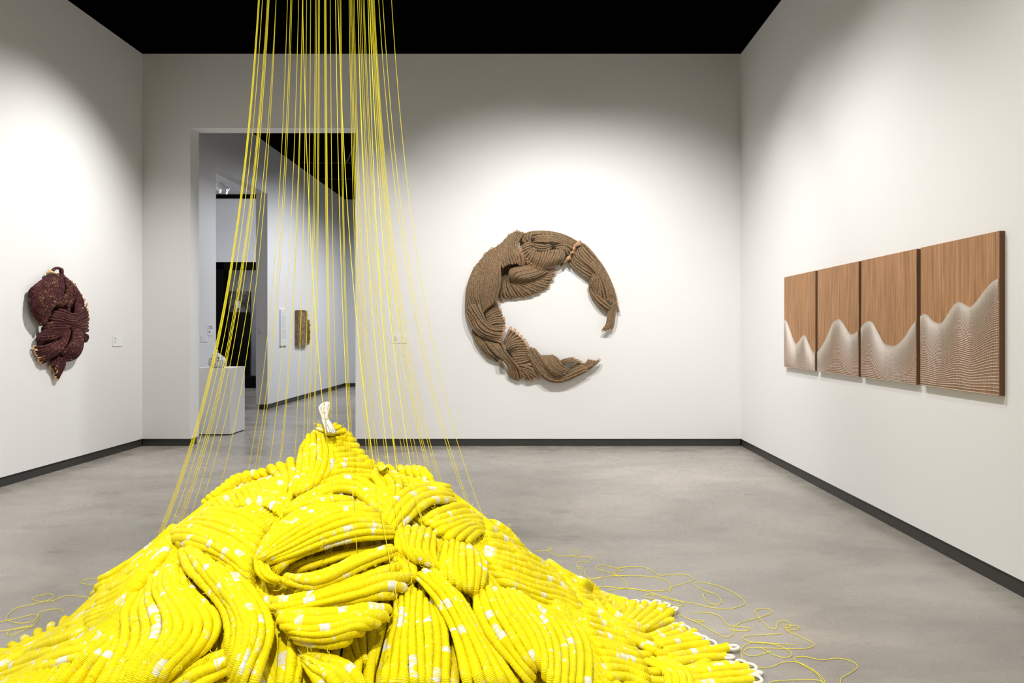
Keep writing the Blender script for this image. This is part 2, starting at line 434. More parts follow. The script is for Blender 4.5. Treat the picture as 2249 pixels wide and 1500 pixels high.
def surf_grid(S):
    n, m = S.shape[:2]
    i = np.arange(n - 1)[:, None] * m; j = np.arange(m - 1)[None]
    return S.reshape(-1, 3), np.stack([i + j, i + j + 1, i + m + j + 1, i + m + j], -1).reshape(-1, 4)

ROPE_COUNT = {}
def weave(root, guides, project, ropew, mat, rnom, step, nseg, seed, ref, back, tips=(0, 0), loops=(0, 0), loopmat=None,
          liftfun=None, wob=0.05, maxn=None, wavy=0.0, drop=0.35, rfac=0.54, loopk=0.95):
    """guides: (x,y[,lift]) polylines in photo pixels. project(px,py,lift)->3D"""
    width = guide_width(guides)
    n = max(2, int(round(width / ropew)))
    if maxn: n = min(n, maxn)
    L = max(np.linalg.norm(np.diff(catmull(np.asarray(g, float)[:, :2], 30), axis=0), axis=1).sum() for g in guides)
    m = 26
    ts = (np.arange(n) + 0.5) / n
    S, _ = loft([np.asarray(g, float) for g in guides], m, ts)
    lift = S[..., 2] if S.shape[2] > 2 else np.zeros(S.shape[:2])
    if liftfun is not None:
        lift = lift + liftfun(ts[:, None], np.linspace(0, 1, m)[None])
    P = project(S[..., 0], S[..., 1], lift)                     # (n,m,3)
    if wavy:
        P = P + wavy * (RNG.random((n, 1, 3)) - 0.5)
    # smooth along
    for _ in range(2):
        P[:, 1:-1] = 0.25 * P[:, :-2] + 0.5 * P[:, 1:-1] + 0.25 * P[:, 2:]
    if n > 1:
        D = np.linalg.norm(np.diff(P, axis=0), axis=2)
        sp = np.concatenate([D[:1], 0.5 * (D[1:] + D[:-1]), D[-1:]])
    else:
        sp = np.full(P.shape[:2], rnom * 2)
    R = np.clip(rfac * sp, 0.55 * rnom, 1.3 * rnom)
    refv = np.asarray(ref, float)
    for k in range(n):
        Lk = np.linalg.norm(np.diff(P[k], axis=0), axis=1).sum()
        nn = max(8, int(Lk / step))
        PR = np.concatenate([P[k], R[k][:, None]], 1)
        PR = catmull(PR, nn)
        rk = np.clip(PR[:, 3], 0.5 * rnom, 1.35 * rnom)
        key = root.name
        ROPE_COUNT[key] = ROPE_COUNT.get(key, 0) + 1
        o = build_rope(root, 'rope', PR[:, :3], rk, mat, k, seed, refv, nseg, along0=seed * 1.7 + 0.012 * RNG.random(),
                       tips=tips, wob=wob)
        for e in (0, 1):
            if loops[e] and (k % loops[e] == 0):
                Pe = PR[0, :3] if e == 0 else PR[-1, :3]
                Td = (PR[0, :3] - PR[2, :3]) if e == 0 else (PR[-1, :3] - PR[-3, :3])
                if n > 1:
                    kk = k + 1 if k < n - 1 else k - 1
                    Cd = P[kk][0 if e == 0 else -1] - P[k][0 if e == 0 else -1]
                else: Cd = np.cross(Td, refv)
                Cd = Cd + 0.6 * np.linalg.norm(Cd) * (RNG.random(3) - 0.5)
                build_loop(o, Pe, Td, Cd, float(rk[0 if e == 0 else -1]) * loopk, loopmat)
    # cloth between the ropes
    if back is not None:
        Sb, _ = loft([np.asarray(g, float) for g in guides], m, np.linspace(0.02, 0.98, max(4, n)))
        lb = Sb[..., 2] if Sb.shape[2] > 2 else np.zeros(Sb.shape[:2])
        if liftfun is not None:
            lb = lb + liftfun(np.linspace(0.02, 0.98, max(4, n))[:, None], np.linspace(0, 1, m)[None])
        Pb = project(Sb[..., 0], Sb[..., 1], lb - drop * rnom * 100)
        for _ in range(2):
            Pb[:, 1:-1] = 0.25 * Pb[:, :-2] + 0.5 * Pb[:, 1:-1] + 0.25 * Pb[:, 2:]
        V, Q = surf_grid(Pb); back.add(V, Q)

ZO = {'A': (0, 1100, 2.9987), 'B': (500, 860, 3.409), 'C': (600, 1100, 3.213), 'D': (1100, 1150, 2.811),
      'E': (1010, 500, 7.895), 'F': (1130, 500, 6.25), 'G': (1010, 660, 7.5), 'H': (1110, 720, 9.374),
      'I': (50, 575, 10.71), 'J': (50, 700, 10.0), 'P': (1680, 480, 3.4095), 'K': (600, 660, 12.5)}
def zc(z, g):
    x0, y0, s = ZO[z]
    return [(x0 + p[0] / s, y0 + p[1] / s) + tuple(p[2:]) for p in g]

# ================================================================ YELLOW PILE
PCX, PCY = -0.868, 2.90
PR_R = np.array([0, .05, .11, .19, .27, .46, .62, .77, .94, 1.10, 1.25, 1.45, 1.62, 1.75, 3])
PR_H = np.array([.90, .88, .83, .755, .715, .67, .555, .44, .30, .175, .09, .03, .01, .0, -.05])
MS_A = np.radians([-180, -135, -90, -45, -10, 5, 16, 28, 45, 90, 130, 160, 180])
MS_V = np.array([0.88, 0.97, 1.0, 1.02, 1.06, 1.05, 0.96, 0.87, 0.83, 0.82, 0.84, 0.86, 0.88])
def mscale(a): return np.interp((np.asarray(a) + np.pi) % (2 * np.pi) - np.pi, MS_A, MS_V)
def mound(x, y):
    dx, dy = x - PCX, y - PCY
    th = np.arctan2(dy, dx)
    s = mscale(th)
    r = np.hypot(dx, dy) / s
    return np.interp(r, PR_R, PR_H)
def hit_mound(px, py):
    px = np.asarray(px, float); py = np.asarray(py, float)
    sh = px.shape; px = px.ravel(); py = py.ravel()
    ys = np.arange(1.0, 3.45, 0.0125)
    d = ray(px, py)
    X = d[:, 0:1] * ys; Z = CAMH + d[:, 2:3] * ys
    G = Z - mound(X, np.broadcast_to(ys, X.shape))
    neg = G < 0
    first = np.where(neg.any(1), neg.argmax(1), G.argmin(1))
    f = np.clip(first, 1, len(ys) - 1)
    g0 = G[np.arange(len(px)), f - 1]; g1 = G[np.arange(len(px)), f]
    t = np.where(neg.any(1), g0 / (g0 - g1 + 1e-9), 1.0)
    t = np.clip(t, 0, 1)
    y = ys[f - 1] + t * (ys[1] - ys[0])
    return y.reshape(sh)
def proj_pile(px, py, lift):
    y = hit_mound(px, py)
    y = y - lift * 0.01
    P = at_depth(px, py, y)
    P[..., 2] = np.maximum(P[..., 2], 0.017)
    return P
pile = empty('yellow_fibre_installation', (PCX, PCY, 0))
tag(pile, 'huge heap of yellow wrapped cords on the concrete floor with strands rising to the ceiling', 'sculpture')

def arch(L0, A, pu=0.7, tuck=3.0, end=0.45):
    def f(tu, tv):
        a = np.sin(np.pi * np.clip(tu, 0, 1)) ** pu
        b = end + (1 - end) * np.sin(np.pi * np.clip(tv, 0, 1)) ** 0.6
        e = np.clip(1 - np.minimum(tv, 1 - tv) / 0.07, 0, 1)
        return L0 + A * a * b - tuck * e + 0 * tu
    return f
# (zoom, base lift cm, arch cm, rope width px, guides, options)
YP = []
def Y(z, L0, A, rw, guides, **k): YP.append((z, L0, A, rw, guides, k))
# ---- peak
Y('B', 3, 3, 13.5, [[(735,310),(800,285),(860,287),(905,312)], [(755,385),(850,372),(955,385)], [(775,455),(890,445),(1005,470)],
     [(785,530),(920,510),(1075,535)], [(740,610),(900,575),(1120,600)], [(640,690),(860,640),(1090,660)]], end=0.8, tuck=2)
Y('B', 4, 4, 13, [[(575,385),(535,450),(518,560),(480,760)], [(620,325),(612,480),(600,610),(535,770)], [(680,300),(690,400),(690,520),(640,660),(590,740)],
     [(730,310),(785,430),(785,570),(700,660)]], end=0.8)
Y('B', 3, 5, 14, [[(-200,835),(-130,850),(-50,910)], [(-60,735),(20,760),(80,850)], [(70,640),(150,665),(215,750),(235,840)], [(240,598),(315,645),(355,740),(330,860)],
     [(390,548),(432,620),(430,740),(390,910)], [(505,510),(508,620),(495,740),(420,950)]], end=0.8, tuck=1.0)
Y('B', 2, 3, 14, [[(600,745),(700,670),(850,640),(1000,655),(1100,710),(1200,800)], [(480,860),(620,780),(800,700),(950,705),(1080,790),(1190,870)],
     [(460,900),(640,810),(820,760),(960,770),(1060,850),(1150,930)]], end=0.7)
Y('B', 7, 4, 12, [[(455,860),(570,805),(760,785),(925,795)], [(445,930),(600,855),(800,820),(935,825)]])
Y('B', 3, 6, 14, [[(1080,570),(1060,640),(1130,720),(1200,800)], [(1150,555),(1190,620),(1230,700),(1230,800)], [(1230,580),(1290,640),(1310,700),(1260,790)]])
Y('B', 1, 5, 13, [[(1265,575),(1330,640),(1370,720)], [(1400,575),(1440,640),(1450,720)], [(1490,590),(1540,650),(1560,720)]])
Y('B', 5, 2, 9, [[(688,238),(740,262),(795,240)], [(672,280),(745,300),(838,268)], [(640,312),(745,330),(890,300)]], end=0.8, tuck=1)
# ---- right shoulder
Y('B', 6, 6, 15, [[(1640,690),(1480,690),(1330,725),(1230,795),(1165,900),(1140,1000)], [(1680,770),(1520,760),(1400,810),(1310,900),(1240,990),(1220,1060)],
     [(1700,830),(1560,830),(1460,880),(1370,960),(1290,1030),(1260,1090)]])
Y('C', 4, 6, 14, [[(1020,140),(1140,65),(1270,20),(1375,40)], [(1060,160),(1200,105),(1330,65),(1395,85)], [(1110,180),(1230,150),(1340,120),(1455,130)],
     [(1200,260),(1300,200),(1400,155),(1475,190)], [(1390,300),(1450,245),(1500,235)]])
Y('C', 1, 5, 13, [[(1470,150),(1560,135),(1640,195),(1720,265)], [(1480,230),(1580,250),(1680,285),(1750,320)], [(1490,300),(1590,310),(1690,340),(1790,370)]])
Y('C', 6, 6, 15, [[(880,170),(870,300),(930,370),(960,390)], [(960,190),(940,320),(1000,400),(1040,430)], [(1080,200),(1050,340),(1100,420),(1130,470)],
     [(1150,240),(1145,370),(1165,460),(1200,520)]])
Y('C', 8, 7, 15, [[(1200,300),(1180,430),(1200,550)], [(1270,290),(1255,460),(1285,600)], [(1340,310),(1340,480),(1365,640)], [(1420,350),(1440,490),(1410,650)],
     [(1480,400),(1510,490),(1480,600)]])
Y('C', 1, 6, 15, [[(1490,285),(1600,305),(1740,350),(1870,410),(1995,495)], [(1490,345),(1640,390),(1820,445),(1960,510),(2050,575)],
     [(1490,410),(1650,455),(1830,515),(1990,570),(2100,650)], [(1530,480),(1680,535),(1850,595),(2010,640),(2150,710)],
     [(1560,545),(1750,605),(1900,655),(2060,700),(2170,770)], [(1640,590),(1800,675),(1950,745),(2080,790),(2170,840)]], end=0.8)
# ---- left shoulder and left slope
Y('A', 5, 6, 15, [[(1290,110),(1400,50),(1560,50),(1690,100),(1760,170)], [(1210,150),(1350,115),(1520,150),(1650,220),(1720,300)],
     [(1120,205),(1250,185),(1450,245),(1570,310),(1670,410)], [(1180,260),(1330,275),(1480,340),(1580,420),(1670,510)],
     [(1260,310),(1380,350),(1480,420),(1580,500),(1680,580)]])
Y('A', 1, 5, 16, [[(1135,150),(985,290),(835,400),(690,490)], [(1150,235),(1030,335),(880,450),(630,590)], [(1110,330),(960,445),(800,570),(590,680)],
     [(1030,430),(870,570),(730,670),(580,740)], [(850,640),(760,710),(680,770),(590,820)], [(800,740),(740,800),(680,840),(600,880)]])
Y('A', 1, 4, 17, [[(500,780),(330,850),(150,925),(20,1030),(-90,1090)], [(570,850),(380,920),(180,990),(0,1085),(-100,1140)], [(600,920),(400,985),(200,1055),(0,1135),(-90,1180)],
     [(560,1000),(380,1065),(180,1135),(0,1200)], [(470,1070),(300,1140),(150,1215),(20,1290)]])
Y('A', 4, 4, 19, [[(795,820),(690,900),(560,1000),(420,1120),(300,1240)], [(800,890),(710,1000),(620,1100),(520,1260)], [(810,960),(770,1070),(720,1180),(660,1290)]])
Y('A', 6, 8, 20, [[(870,640),(795,730),(810,840),(780,970),(715,1090),(620,1250)], [(960,600),(905,740),(925,880),(875,1010),(800,1130),(740,1260)],
     [(1020,490),(990,620),(1045,730),(1060,860),(990,1000),(900,1120),(830,1260)], [(1100,415),(1070,560),(1155,700),(1205,830),(1130,970),(1020,1090),(940,1250)],
     [(1160,440),(1190,600),(1290,720),(1330,830),(1270,960),(1150,1070),(1050,1200)], [(1210,540),(1320,640),(1440,740),(1465,840),(1400,950),(1290,1030),(1180,1130)]], end=0.7)
Y('A', 8, 6, 20, [[(1180,330),(1210,430),(1320,540),(1420,640),(1480,750),(1500,860),(1510,980)], [(1280,335),(1370,440),(1460,560),(1560,700),(1600,840),(1575,970),(1530,1120)],
     [(1470,460),(1560,580),(1645,690),(1695,810),(1690,930),(1630,1060),(1570,1240)], [(1560,490),(1660,570),(1750,690),(1800,810),(1795,930),(1750,1070),(1690,1260)]], end=0.7)
Y('A', 3, 4, 18, [[(1510,960),(1380,1015),(1200,1100),(1040,1200)], [(1540,1030),(1420,1080),(1280,1140),(1120,1240)], [(1550,1120),(1440,1170),(1330,1230),(1250,1290)]])
# ---- centre leaf fold and its pocket
Y('B', 8, 7, 13.5, [[(215,1235),(300,1080),(420,970),(580,885),(725,845)], [(225,1245),(390,1090),(600,960),(810,875),(1025,865)], [(235,1255),(420,1150),(650,1020),(900,930),(1130,945)],
     [(250,1270),(450,1200),(700,1085),(1000,1000),(1205,1025)], [(300,1290),(500,1225),(760,1130),(1000,1070),(1245,1065)], [(420,1370),(480,1270),(640,1190),(850,1140),(1050,1115),(1225,1110)]], end=0.8)
Y('B', 3, 1, 13, [[(470,1300),(600,1250),(800,1200),(1000,1170),(1190,1140)], [(500,1360),(640,1320),(800,1270),(960,1220),(1150,1180)]])
Y('B', 8, 4, 13, [[(540,1400),(720,1350),(860,1285),(1000,1225),(1215,1155)], [(440,1385),(640,1420),(800,1365),(950,1290),(1120,1225),(1240,1185)],
     [(390,1420),(600,1475),(770,1440),(930,1370),(1110,1290),(1260,1235)]], end=0.85)
Y('C', 6, 5, 15, [[(40,690),(250,650),(420,605),(600,535),(760,470),(905,415)], [(0,745),(200,715),(400,645),(600,590),(800,530),(925,525)],
     [(20,770),(250,735),(450,690),(650,640),(810,590),(915,610)], [(100,785),(300,755),(500,730),(700,700),(805,680)]], end=0.85)
Y('C', 9, 6, 15, [[(50,790),(200,775),(450,765),(650,735),(805,745)], [(55,830),(250,840),(450,830),(650,790),(795,805)], [(70,885),(250,910),(430,890),(600,850),(730,865)],
     [(110,935),(250,970),(400,965),(560,915),(650,905)], [(190,995),(300,1025),(400,1035),(490,1005)]], end=0.8)
Y('B', 8, 3, 12, [[(205,1230),(215,1320),(260,1390),(340,1430)], [(245,1250),(260,1330),(310,1390),(400,1420)], [(300,1290),(330,1350),(400,1390)]])
# ---- bottom centre
Y('C', 2, 3, 19, [[(45,945),(35,1100),(10,1330)], [(110,975),(120,1120),(90,1330)], [(200,1010),(220,1130),(190,1330)]])
Y('C', 6, 4, 19, [[(205,1010),(340,1085),(490,1120),(600,1200),(680,1330)], [(205,1090),(310,1165),(440,1205),(550,1330)], [(205,1160),(250,1240),(310,1340)]])
Y('C', 0, 1, 17, [[(470,960),(500,1060),(560,1170)], [(600,910),(610,1030),(640,1150)], [(700,860),(700,1000),(690,1180)], [(800,790),(770,960),(720,1200)]], end=1.0)
Y('C', 3, 5, 18, [[(840,690),(840,860),(790,1040),(740,1330)], [(930,635),(930,800),(905,980),(890,1330)], [(1015,645),(1005,820),(1010,1000),(1030,1330)],
     [(1090,725),(1120,860),(1135,1040),(1120,1330)], [(1150,730),(1215,880),(1235,1060),(1240,1330)]], end=0.8)
Y('C', 6, 5, 18, [[(1005,550),(1090,640),(1170,760),(1255,920),(1300,1100),(1340,1330)], [(1055,505),(1180,605),(1260,710),(1335,850),(1435,1060),(1530,1330)],
     [(1110,475),(1225,590),(1300,690),(1400,880),(1505,1060),(1640,1330)], [(1160,520),(1290,650),(1375,770),(1480,930),(1600,1110),(1770,1330)]], end=0.8)
Y('B', 4, 3, 13, [[(1210,1170),(1330,1230),(1400,1310),(1410,1400)], [(1170,1220),(1260,1260),(1330,1320),(1340,1420)], [(1130,1260),(1220,1300),(1270,1360),(1270,1440)]])
# ---- right drape
Y('C', 9, 8, 18, [[(1405,670),(1430,820),(1540,1020),(1670,1160),(1810,1330)], [(1500,625),(1560,780),(1660,950),(1740,1080),(1840,1210)],
     [(1600,630),(1680,780),(1790,930),(1850,1060),(1880,1170)], [(1720,645),(1850,800),(1945,930),(1990,1100),(1980,1330)],
     [(1820,720),(1980,820),(2070,920),(2115,1080),(2100,1330)], [(1950,785),(2120,850),(2215,960),(2250,1100),(2240,1330)]], end=0.8)
Y('D', 1, 4, 14, [[(285,225),(380,285),(470,330),(565,378)], [(340,285),(430,350),(530,392),(605,412)], [(400,360),(480,430),(575,452),(645,445)],
     [(440,430),(520,500),(625,512),(690,495)], [(480,490),(590,560),(700,562),(770,560)]])
Y('D', 4, 4, 15, [[(640,450),(700,520),(785,580),(845,625)], [(560,445),(640,560),(745,625),(865,665)], [(490,530),(600,570),(720,645),(860,725),(965,765)], [(500,600),(640,640),(790,710),(920,780),(1025,835)]])
Y('D', 3, 4, 16, [[(490,600),(620,640),(760,690)], [(520,680),(650,710),(800,760)], [(570,750),(700,780),(860,830)], [(610,830),(740,850),(880,900)],
     [(630,900),(770,905),(900,965)], [(640,970),(780,975),(900,1020)]], end=0.9)
# ---- woven end lying flat, with looped ends
LOOPY = dict(loops=(1, 0), tips=(0.0, 0), tuck=0.0)
Y('D', 0, 1.5, 15, [[(662,468),(690,510),(700,570)], [(740,472),(745,530),(725,600)], [(850,495),(815,550),(750,620)], [(970,505),(900,570),(800,640)], [(1080,560),(985,615),(865,680)]], end=1, **LOOPY)
Y('D', 0, 1.5, 15, [[(1055,632),(1000,650),(915,690)], [(1120,655),(1060,680),(950,710)], [(1200,705),(1100,720),(980,740)], [(1290,752),(1160,770),(1030,790)]], end=1, **LOOPY)
Y('D', 0, 1.5, 16, [[(1405,748),(1250,762),(1035,800)], [(1400,795),(1240,812),(1030,850)], [(1345,850),(1200,850),(1000,890)]], end=1, **LOOPY)
Y('D', 1, 1.5, 16, [[(1365,868),(1250,880),(1060,905)], [(1515,890),(1340,905),(1130,935)], [(1545,938),(1360,955),(1150,975)], [(1535,985),(1350,1005),(1150,1020)]], end=1, **LOOPY)
Y('D', 3, 3, 16, [[(880,855),(960,885),(1010,950),(1000,1030)], [(960,840),(1030,880),(1100,940),(1110,1030)], [(1030,845),(1110,880),(1170,940),(1190,1030)]])

yback = Join()
for k, (z, L0, A, rw, guides, opt) in enumerate(YP):
    opt = dict(opt)
    lf = arch(L0, A, tuck=opt.pop('tuck', 3.0), end=opt.pop('end', 0.45))
    weave(pile, [zc(z, g) for g in guides], proj_pile, rw, M['yrope'], 0.0135, 0.0055, 10, k + 1, (0, -0.8, 0.6), yback,
          liftfun=lf, wob=0.05, loopmat=M['yloop'], drop=0.9, rfac=0.515, wavy=0.004, **opt)
# mound core (heightfield under everything) and radial ropes all round it
th = np.linspace(0, 2 * math.pi, 97)[:-1]; rr = np.concatenate([np.linspace(0.0, 1.44, 34)])
def mound_pt(r, a, off=0.0):
    s = mscale(a)
    h = np.interp(r, PR_R, PR_H) + off
    return np.stack([PCX + r * s * np.cos(a), PCY + r * s * np.sin(a), np.maximum(h, 0.004) + 0 * a], -1)
RRm, TTm = np.meshgrid(rr, th, indexing='ij')
V = mound_pt(np.maximum(RRm, 0.01), TTm, -0.03)
nr, ntn = RRm.shape
i = np.arange(nr - 1)[:, None] * ntn; j = np.arange(ntn)[None]; kk = (j + 1) % ntn
yback.add(V.reshape(-1, 3), np.stack([i + j, i + ntn + j, i + ntn + kk, i + kk], -1).reshape(-1, 4))
o = link('cloth_core', yback.mesh('cloth_core', M['ycore']), pile)
under = Join()
nu = 210
for k in range(nu):
    a0 = 2 * math.pi * k / nu
    r = np.linspace(0.20 if k % 4 == 0 else (0.32 if k % 2 == 0 else 0.60), 1.53, 70)
    fold = 0.22 * np.sin(5 * r + 2.0 * math.sin(3 * a0))
    a = a0 + fold * np.clip(r, 0, 0.8)
    lift = -0.01 + 0.03 * (0.5 + 0.5 * np.sin(9 * a0 + 3 * r)) * np.clip((1.6 - r) * 2, 0, 1)
    P = mound_pt(r, a, lift)
    P[:, 2] = np.maximum(P[:, 2], 0.014)
    sp = 2 * math.pi * r / nu * (1.0 if True else 1)
    Rk = np.clip(sp * 0.62, 0.010, 0.019)
    build_rope(pile, 'r', P, Rk, M['yrope'], k, 90, (0, 0, 1), 7, join=under)
link('under_layer_of_ropes', under.mesh('under_layer_of_ropes', M['yrope']), pile, kind='stuff')

# white gathered tip
def tip_tassel():
    jn = Join()
    for q in range(80):
        u = RNG.random(); v = RNG.random(); w = RNG.random()
        pts = [(735 + 70 * u, 300 + 10 * v), (728 + 58 * u, 262), (714 + 44 * u + 4 * w, 222), (712 + 34 * u, 188 + 10 * w), (692 + 62 * u + 6 * v, 150), (686 + 70 * u + 8 * w, 118 + 8 * v), (706 + 52 * u + 8 * v, 80 + 16 * w + 14 * abs(u - .7))]
        px = np.array(zc('B', pts))
        dep = 2.80 + 0.032 * (RNG.random() - 0.5) * 2 + np.linspace(-0.02, 0.03, len(pts)) + 0.006 * RNG.normal(size=len(pts))
        P = at_depth(px[:, 0], px[:, 1], dep)
        P = catmull(P, 34)
        V, Q, T, al, ar = tube(P, (0.0034 + 0.0014 * v) * (1 + 0.25 * np.sin(np.linspace(0, 9, 34) + 6 * w)), 6, (0, -1, 0))
        jn.add(V, Q, T)
    o = link('gathered_tip', jn.mesh('gathered_tip', plain('white_raffia', (0.74, 0.71, 0.63), 0.55, 0.3)), pile)
    o['label'] = 'white gathered tip of the cloth'
tip_tassel()

# loose curls of thread sticking out of the weave
curl = Join()
for q in range(240):
    z, L0, A, rw, guides, opt = YP[RNG.integers(len(YP))]
    g = zc(z, guides[RNG.integers(len(guides))]); p = np.array(g[RNG.integers(len(g))][:2]) + RNG.normal(0, 8, 2)
    if p[1] > 1500 or p[0] < 0: continue
    c = proj_pile(np.array([p[0]]), np.array([p[1]]), np.array([L0 + A * 0.9 + 1.0]))[0]
    r = 0.006 + 0.012 * RNG.random(); n0 = RNG.normal(0, 1, 3); n0 /= np.linalg.norm(n0)
    e1 = np.cross(n0, (0, 0, 1)); e1 /= np.linalg.norm(e1) + 1e-6; e2 = np.cross(n0, e1)
    a = np.linspace(0, 2 + 3 * RNG.random(), 9)
    P = c + np.outer(np.cos(a) * r, e1) + np.outer(np.sin(a) * r, e2) + np.outer(a * 0.002, n0)
    P[:, 2] = np.maximum(P[:, 2], 0.004)
    V, Q, T, al, ar = tube(P, 0.0009, 4, n0 + 0.01)
    curl.add(V, Q, T)
link('loose_thread_curls', curl.mesh('loose_thread_curls', M['ythread']), pile, kind='stuff')

# ---- strands rising to the ceiling: (x at the top of the picture, foot x, foot y, how many, spread at the foot, depth of foot rel. to centre)
ST = [(569,352,1166,4,9,.05),(577,372,1160,1,0,.10),(589,393,1142,3,10,.15),(592,418,1128,1,0,.2),(606,440,1108,1,0,.22),(607,484,1064,1,0,.25),
      (631,544,1034,1,0,.3),(640,562,1033,2,7,.3),(656,590,1030,1,0,.32),(665,614,1023,2,3,.33),(673,647,1008,1,0,.33),(682,666,985,1,0,.3),(695,676,960,2,4,.3),(701,690,943,2,3,.3),
      (714,726,912,3,5,.28),(725,741,935,1,0,.3),(748,771,951,2,3,.3),(766,806,996,1,0,.3),(771,815,1005,2,3,.32),(776,831,1017,2,5,.32),(785,850,1021,1,0,.32),
      (791,875,1026,2,3,.3),(797,891,1024,1,0,.3),(800,900,1027,1,0,.28),(813,920,1028,2,8,.28),(818,946,1042,3,8,.25),(821,973,1073,2,6,.2),
      (832,1040,1137,1,0,.12),(840,1045,1139,1,0,.1),(860,1067,1144,1,0,.08),
      # strands that end on the near side of the heap
      (664,735,1108,1,0,-.3),(737,784,1205,1,0,-.5),(786,884,1215,1,0,-.5),(812,946,1238,1,0,-.5),(808,908,1296,1,0,-.6),(742,876,1330,1,0,-.6)]
H0 = 2.77
sroot = pile
for (x0, xe, ye, cnt, spr, dz) in ST:
    for c in range(cnt):
        f = 0 if cnt == 1 else (c / (cnt - 1) - 0.5)
        jx = 1.5 * (RNG.random() - 0.5)
        if dz >= 0: yd = PCY + dz
        else: yd = float(hit_mound(np.array([float(xe)]), np.array([float(ye)]))[0]) - 0.10
        Pe = at_depth(np.array(xe + spr * f), np.array(float(ye + 6)), np.array(yd))
        ytop = PCY + 0.30 * (yd - PCY) + 0.02 * f
        P0 = at_depth(np.array(x0 + 2.6 * f + jx), np.array(0.0), np.array(ytop))
        hs = np.concatenate([np.linspace(CEIL - 0.004, P0[2], 8)[:-1], np.linspace(P0[2], Pe[2], 26)])
        s = (P0[2] - hs) / (P0[2] - Pe[2])
        kx = 1.9
        g = (np.exp(kx * s) - 1) / (math.exp(kx) - 1)
        P = np.stack([P0[0] + (Pe[0] - P0[0]) * g, P0[1] + (Pe[1] - P0[1]) * g, hs], 1)
        P[:, 0] = np.where(s < 0, P0[0] + (Pe[0] - P0[0]) * g, P[:, 0])
        V, Q, T, al, ar = tube(P, 0.0012, 5, (0, 1, 0))
        link('strand', mesh_np('strand', V, Q, M['ythread'], None, True, T), pile)

# ================================================================ threads lying on the floor
FT = [('D', [(215,170),(300,165),(312,152),(292,155),(300,175),(350,195),(430,200),(478,188),(468,166),(430,165),(424,185),(450,200),(530,205),(568,212),(540,235),(480,240),(468,262),(505,270),(490,281),(472,274)]),
      ('D', [(350,285),(430,305),(510,340),(600,335),(700,322),(900,325),(1010,345),(1048,385),(1020,412),(900,412),(780,400),(650,390),(560,390)]),
      ('D', [(480,335),(498,305),(515,288),(522,318),(560,340),(620,335)]),
      ('D', [(782,395),(760,350),(690,310),(600,280),(592,265),(640,257),(720,275),(770,270),(752,290),(702,298),(722,320),(790,322)]),
      ('D', [(700,310),(712,285),(770,268),(870,268),(930,290),(980,320),(1060,315),(1140,315),(1190,345),(1130,370),(1060,392),(1040,422)]),
      ('D', [(640,418),(780,400),(900,420),(980,445),(1060,465),(1125,492),(1100,510),(1000,480),(895,455),(900,440),(950,440),(940,460)]),
      ('D', [(980,455),(1100,480),(1200,495),(1300,520),(1420,525),(1490,505),(1502,480),(1440,430),(1340,385),(1250,365),(1198,366),(1210,390),(1260,415),(1330,440),(1362,480),(1340,500),(1280,490),(1252,450),(1262,428)]),
      ('D', [(1000,525),(1110,550),(1168,550),(1160,572),(1250,600),(1350,630),(1440,660),(1520,662),(1540,650),(1500,640),(1400,625),(1360,580),(1300,555),(1190,548)]),
      ('D', [(1110,555),(1130,590),(1190,605),(1255,610),(1235,598),(1195,602),(1200,650),(1250,690),(1370,700),(1430,690),(1442,640),(1500,605),(1600,580),(1672,550),(1650,528),(1590,530),(1570,550),(1620,610),(1660,645),(1700,650),(1712,610),(1770,605),(1790,638),(1760,648),(1750,630),(1830,633),(1832,655),(1772,660)]),
      ('D', [(1760,640),(1770,665),(1850,700),(1930,745),(1900,770),(1790,775),(1600,770),(1530,770),(1500,800),(1560,820),(1670,790)]),
      ('D', [(1740,680),(1600,690),(1510,695),(1500,715),(1560,735),(1700,745),(1820,750)]),
      ('D', [(1496,870),(1486,780),(1540,740),(1640,740),(1750,770),(1798,810),(1760,830),(1690,815),(1600,765)]),
      ('D', [(1480,870),(1530,885),(1660,890),(1740,860),(1830,860),(1920,900),(1990,960),(2004,1000)]),
      ('D', [(1995,1000),(1950,930),(1870,880),(1820,850),(1818,830),(1880,825),(1980,845),(2080,835),(2170,855),(2200,890),(2150,930),(2102,960),(2100,1010)]),
      ('D', [(1560,960),(1640,992),(1690,976),(1800,970),(1950,970),(2010,1000)]),
      ('A', [(590,640),(520,632),(430,630),(350,660),(240,665),(220,640),(300,618),(350,625),(340,650),(240,680),(110,710),(50,760),(60,795),(150,810),(230,790),(260,740),(330,720),(400,720),(415,745),(390,785)]),
      ('A', [(-40,810),(100,780),(240,750),(250,780),(200,850),(130,880),(60,890),(60,860),(150,835),(300,825),(400,832)]),
      ('A', [(-40,870),(100,850),(200,830),(330,800)]),
      ('A', [(-40,975),(80,915),(180,880),(260,868)]),
      ('A', [(655,510),(560,525),(535,545),(600,555),(665,545)])]
for q, (z, g) in enumerate(FT):
    g = np.array(zc(z, g))
    P = on_floor(g[:, 0], g[:, 1], 0.0016)
    P = catmull(P, 12 * len(g)); P[:, 2] = 0.0016 + 0.0002 * q
    dd = np.hypot(P[:, 0] - PCX, P[:, 1] - PCY) / mscale(np.arctan2(P[:, 1] - PCY, P[:, 0] - PCX))
    P = P[dd > (1.72 if q == 7 else 1.64)]
    if len(P) < 8: continue
    V, Q, T, al, ar = tube(P, 0.0014, 4, (0, 0, 1))
    V[:, 2] = np.maximum(V[:, 2], 0.0003)
    o = link('loose_thread', mesh_np('loose_thread', V, Q, M['ythread'], None, True, T))
    if z == 'D': tag(o, 'loose yellow thread curling on the floor beside the looped white rug end', 'thread', 'loose threads by the looped cloth end')
    else: tag(o, 'loose yellow thread curling on the floor on the maroon hanging side of the heap', 'thread', 'loose threads on the maroon hanging side')

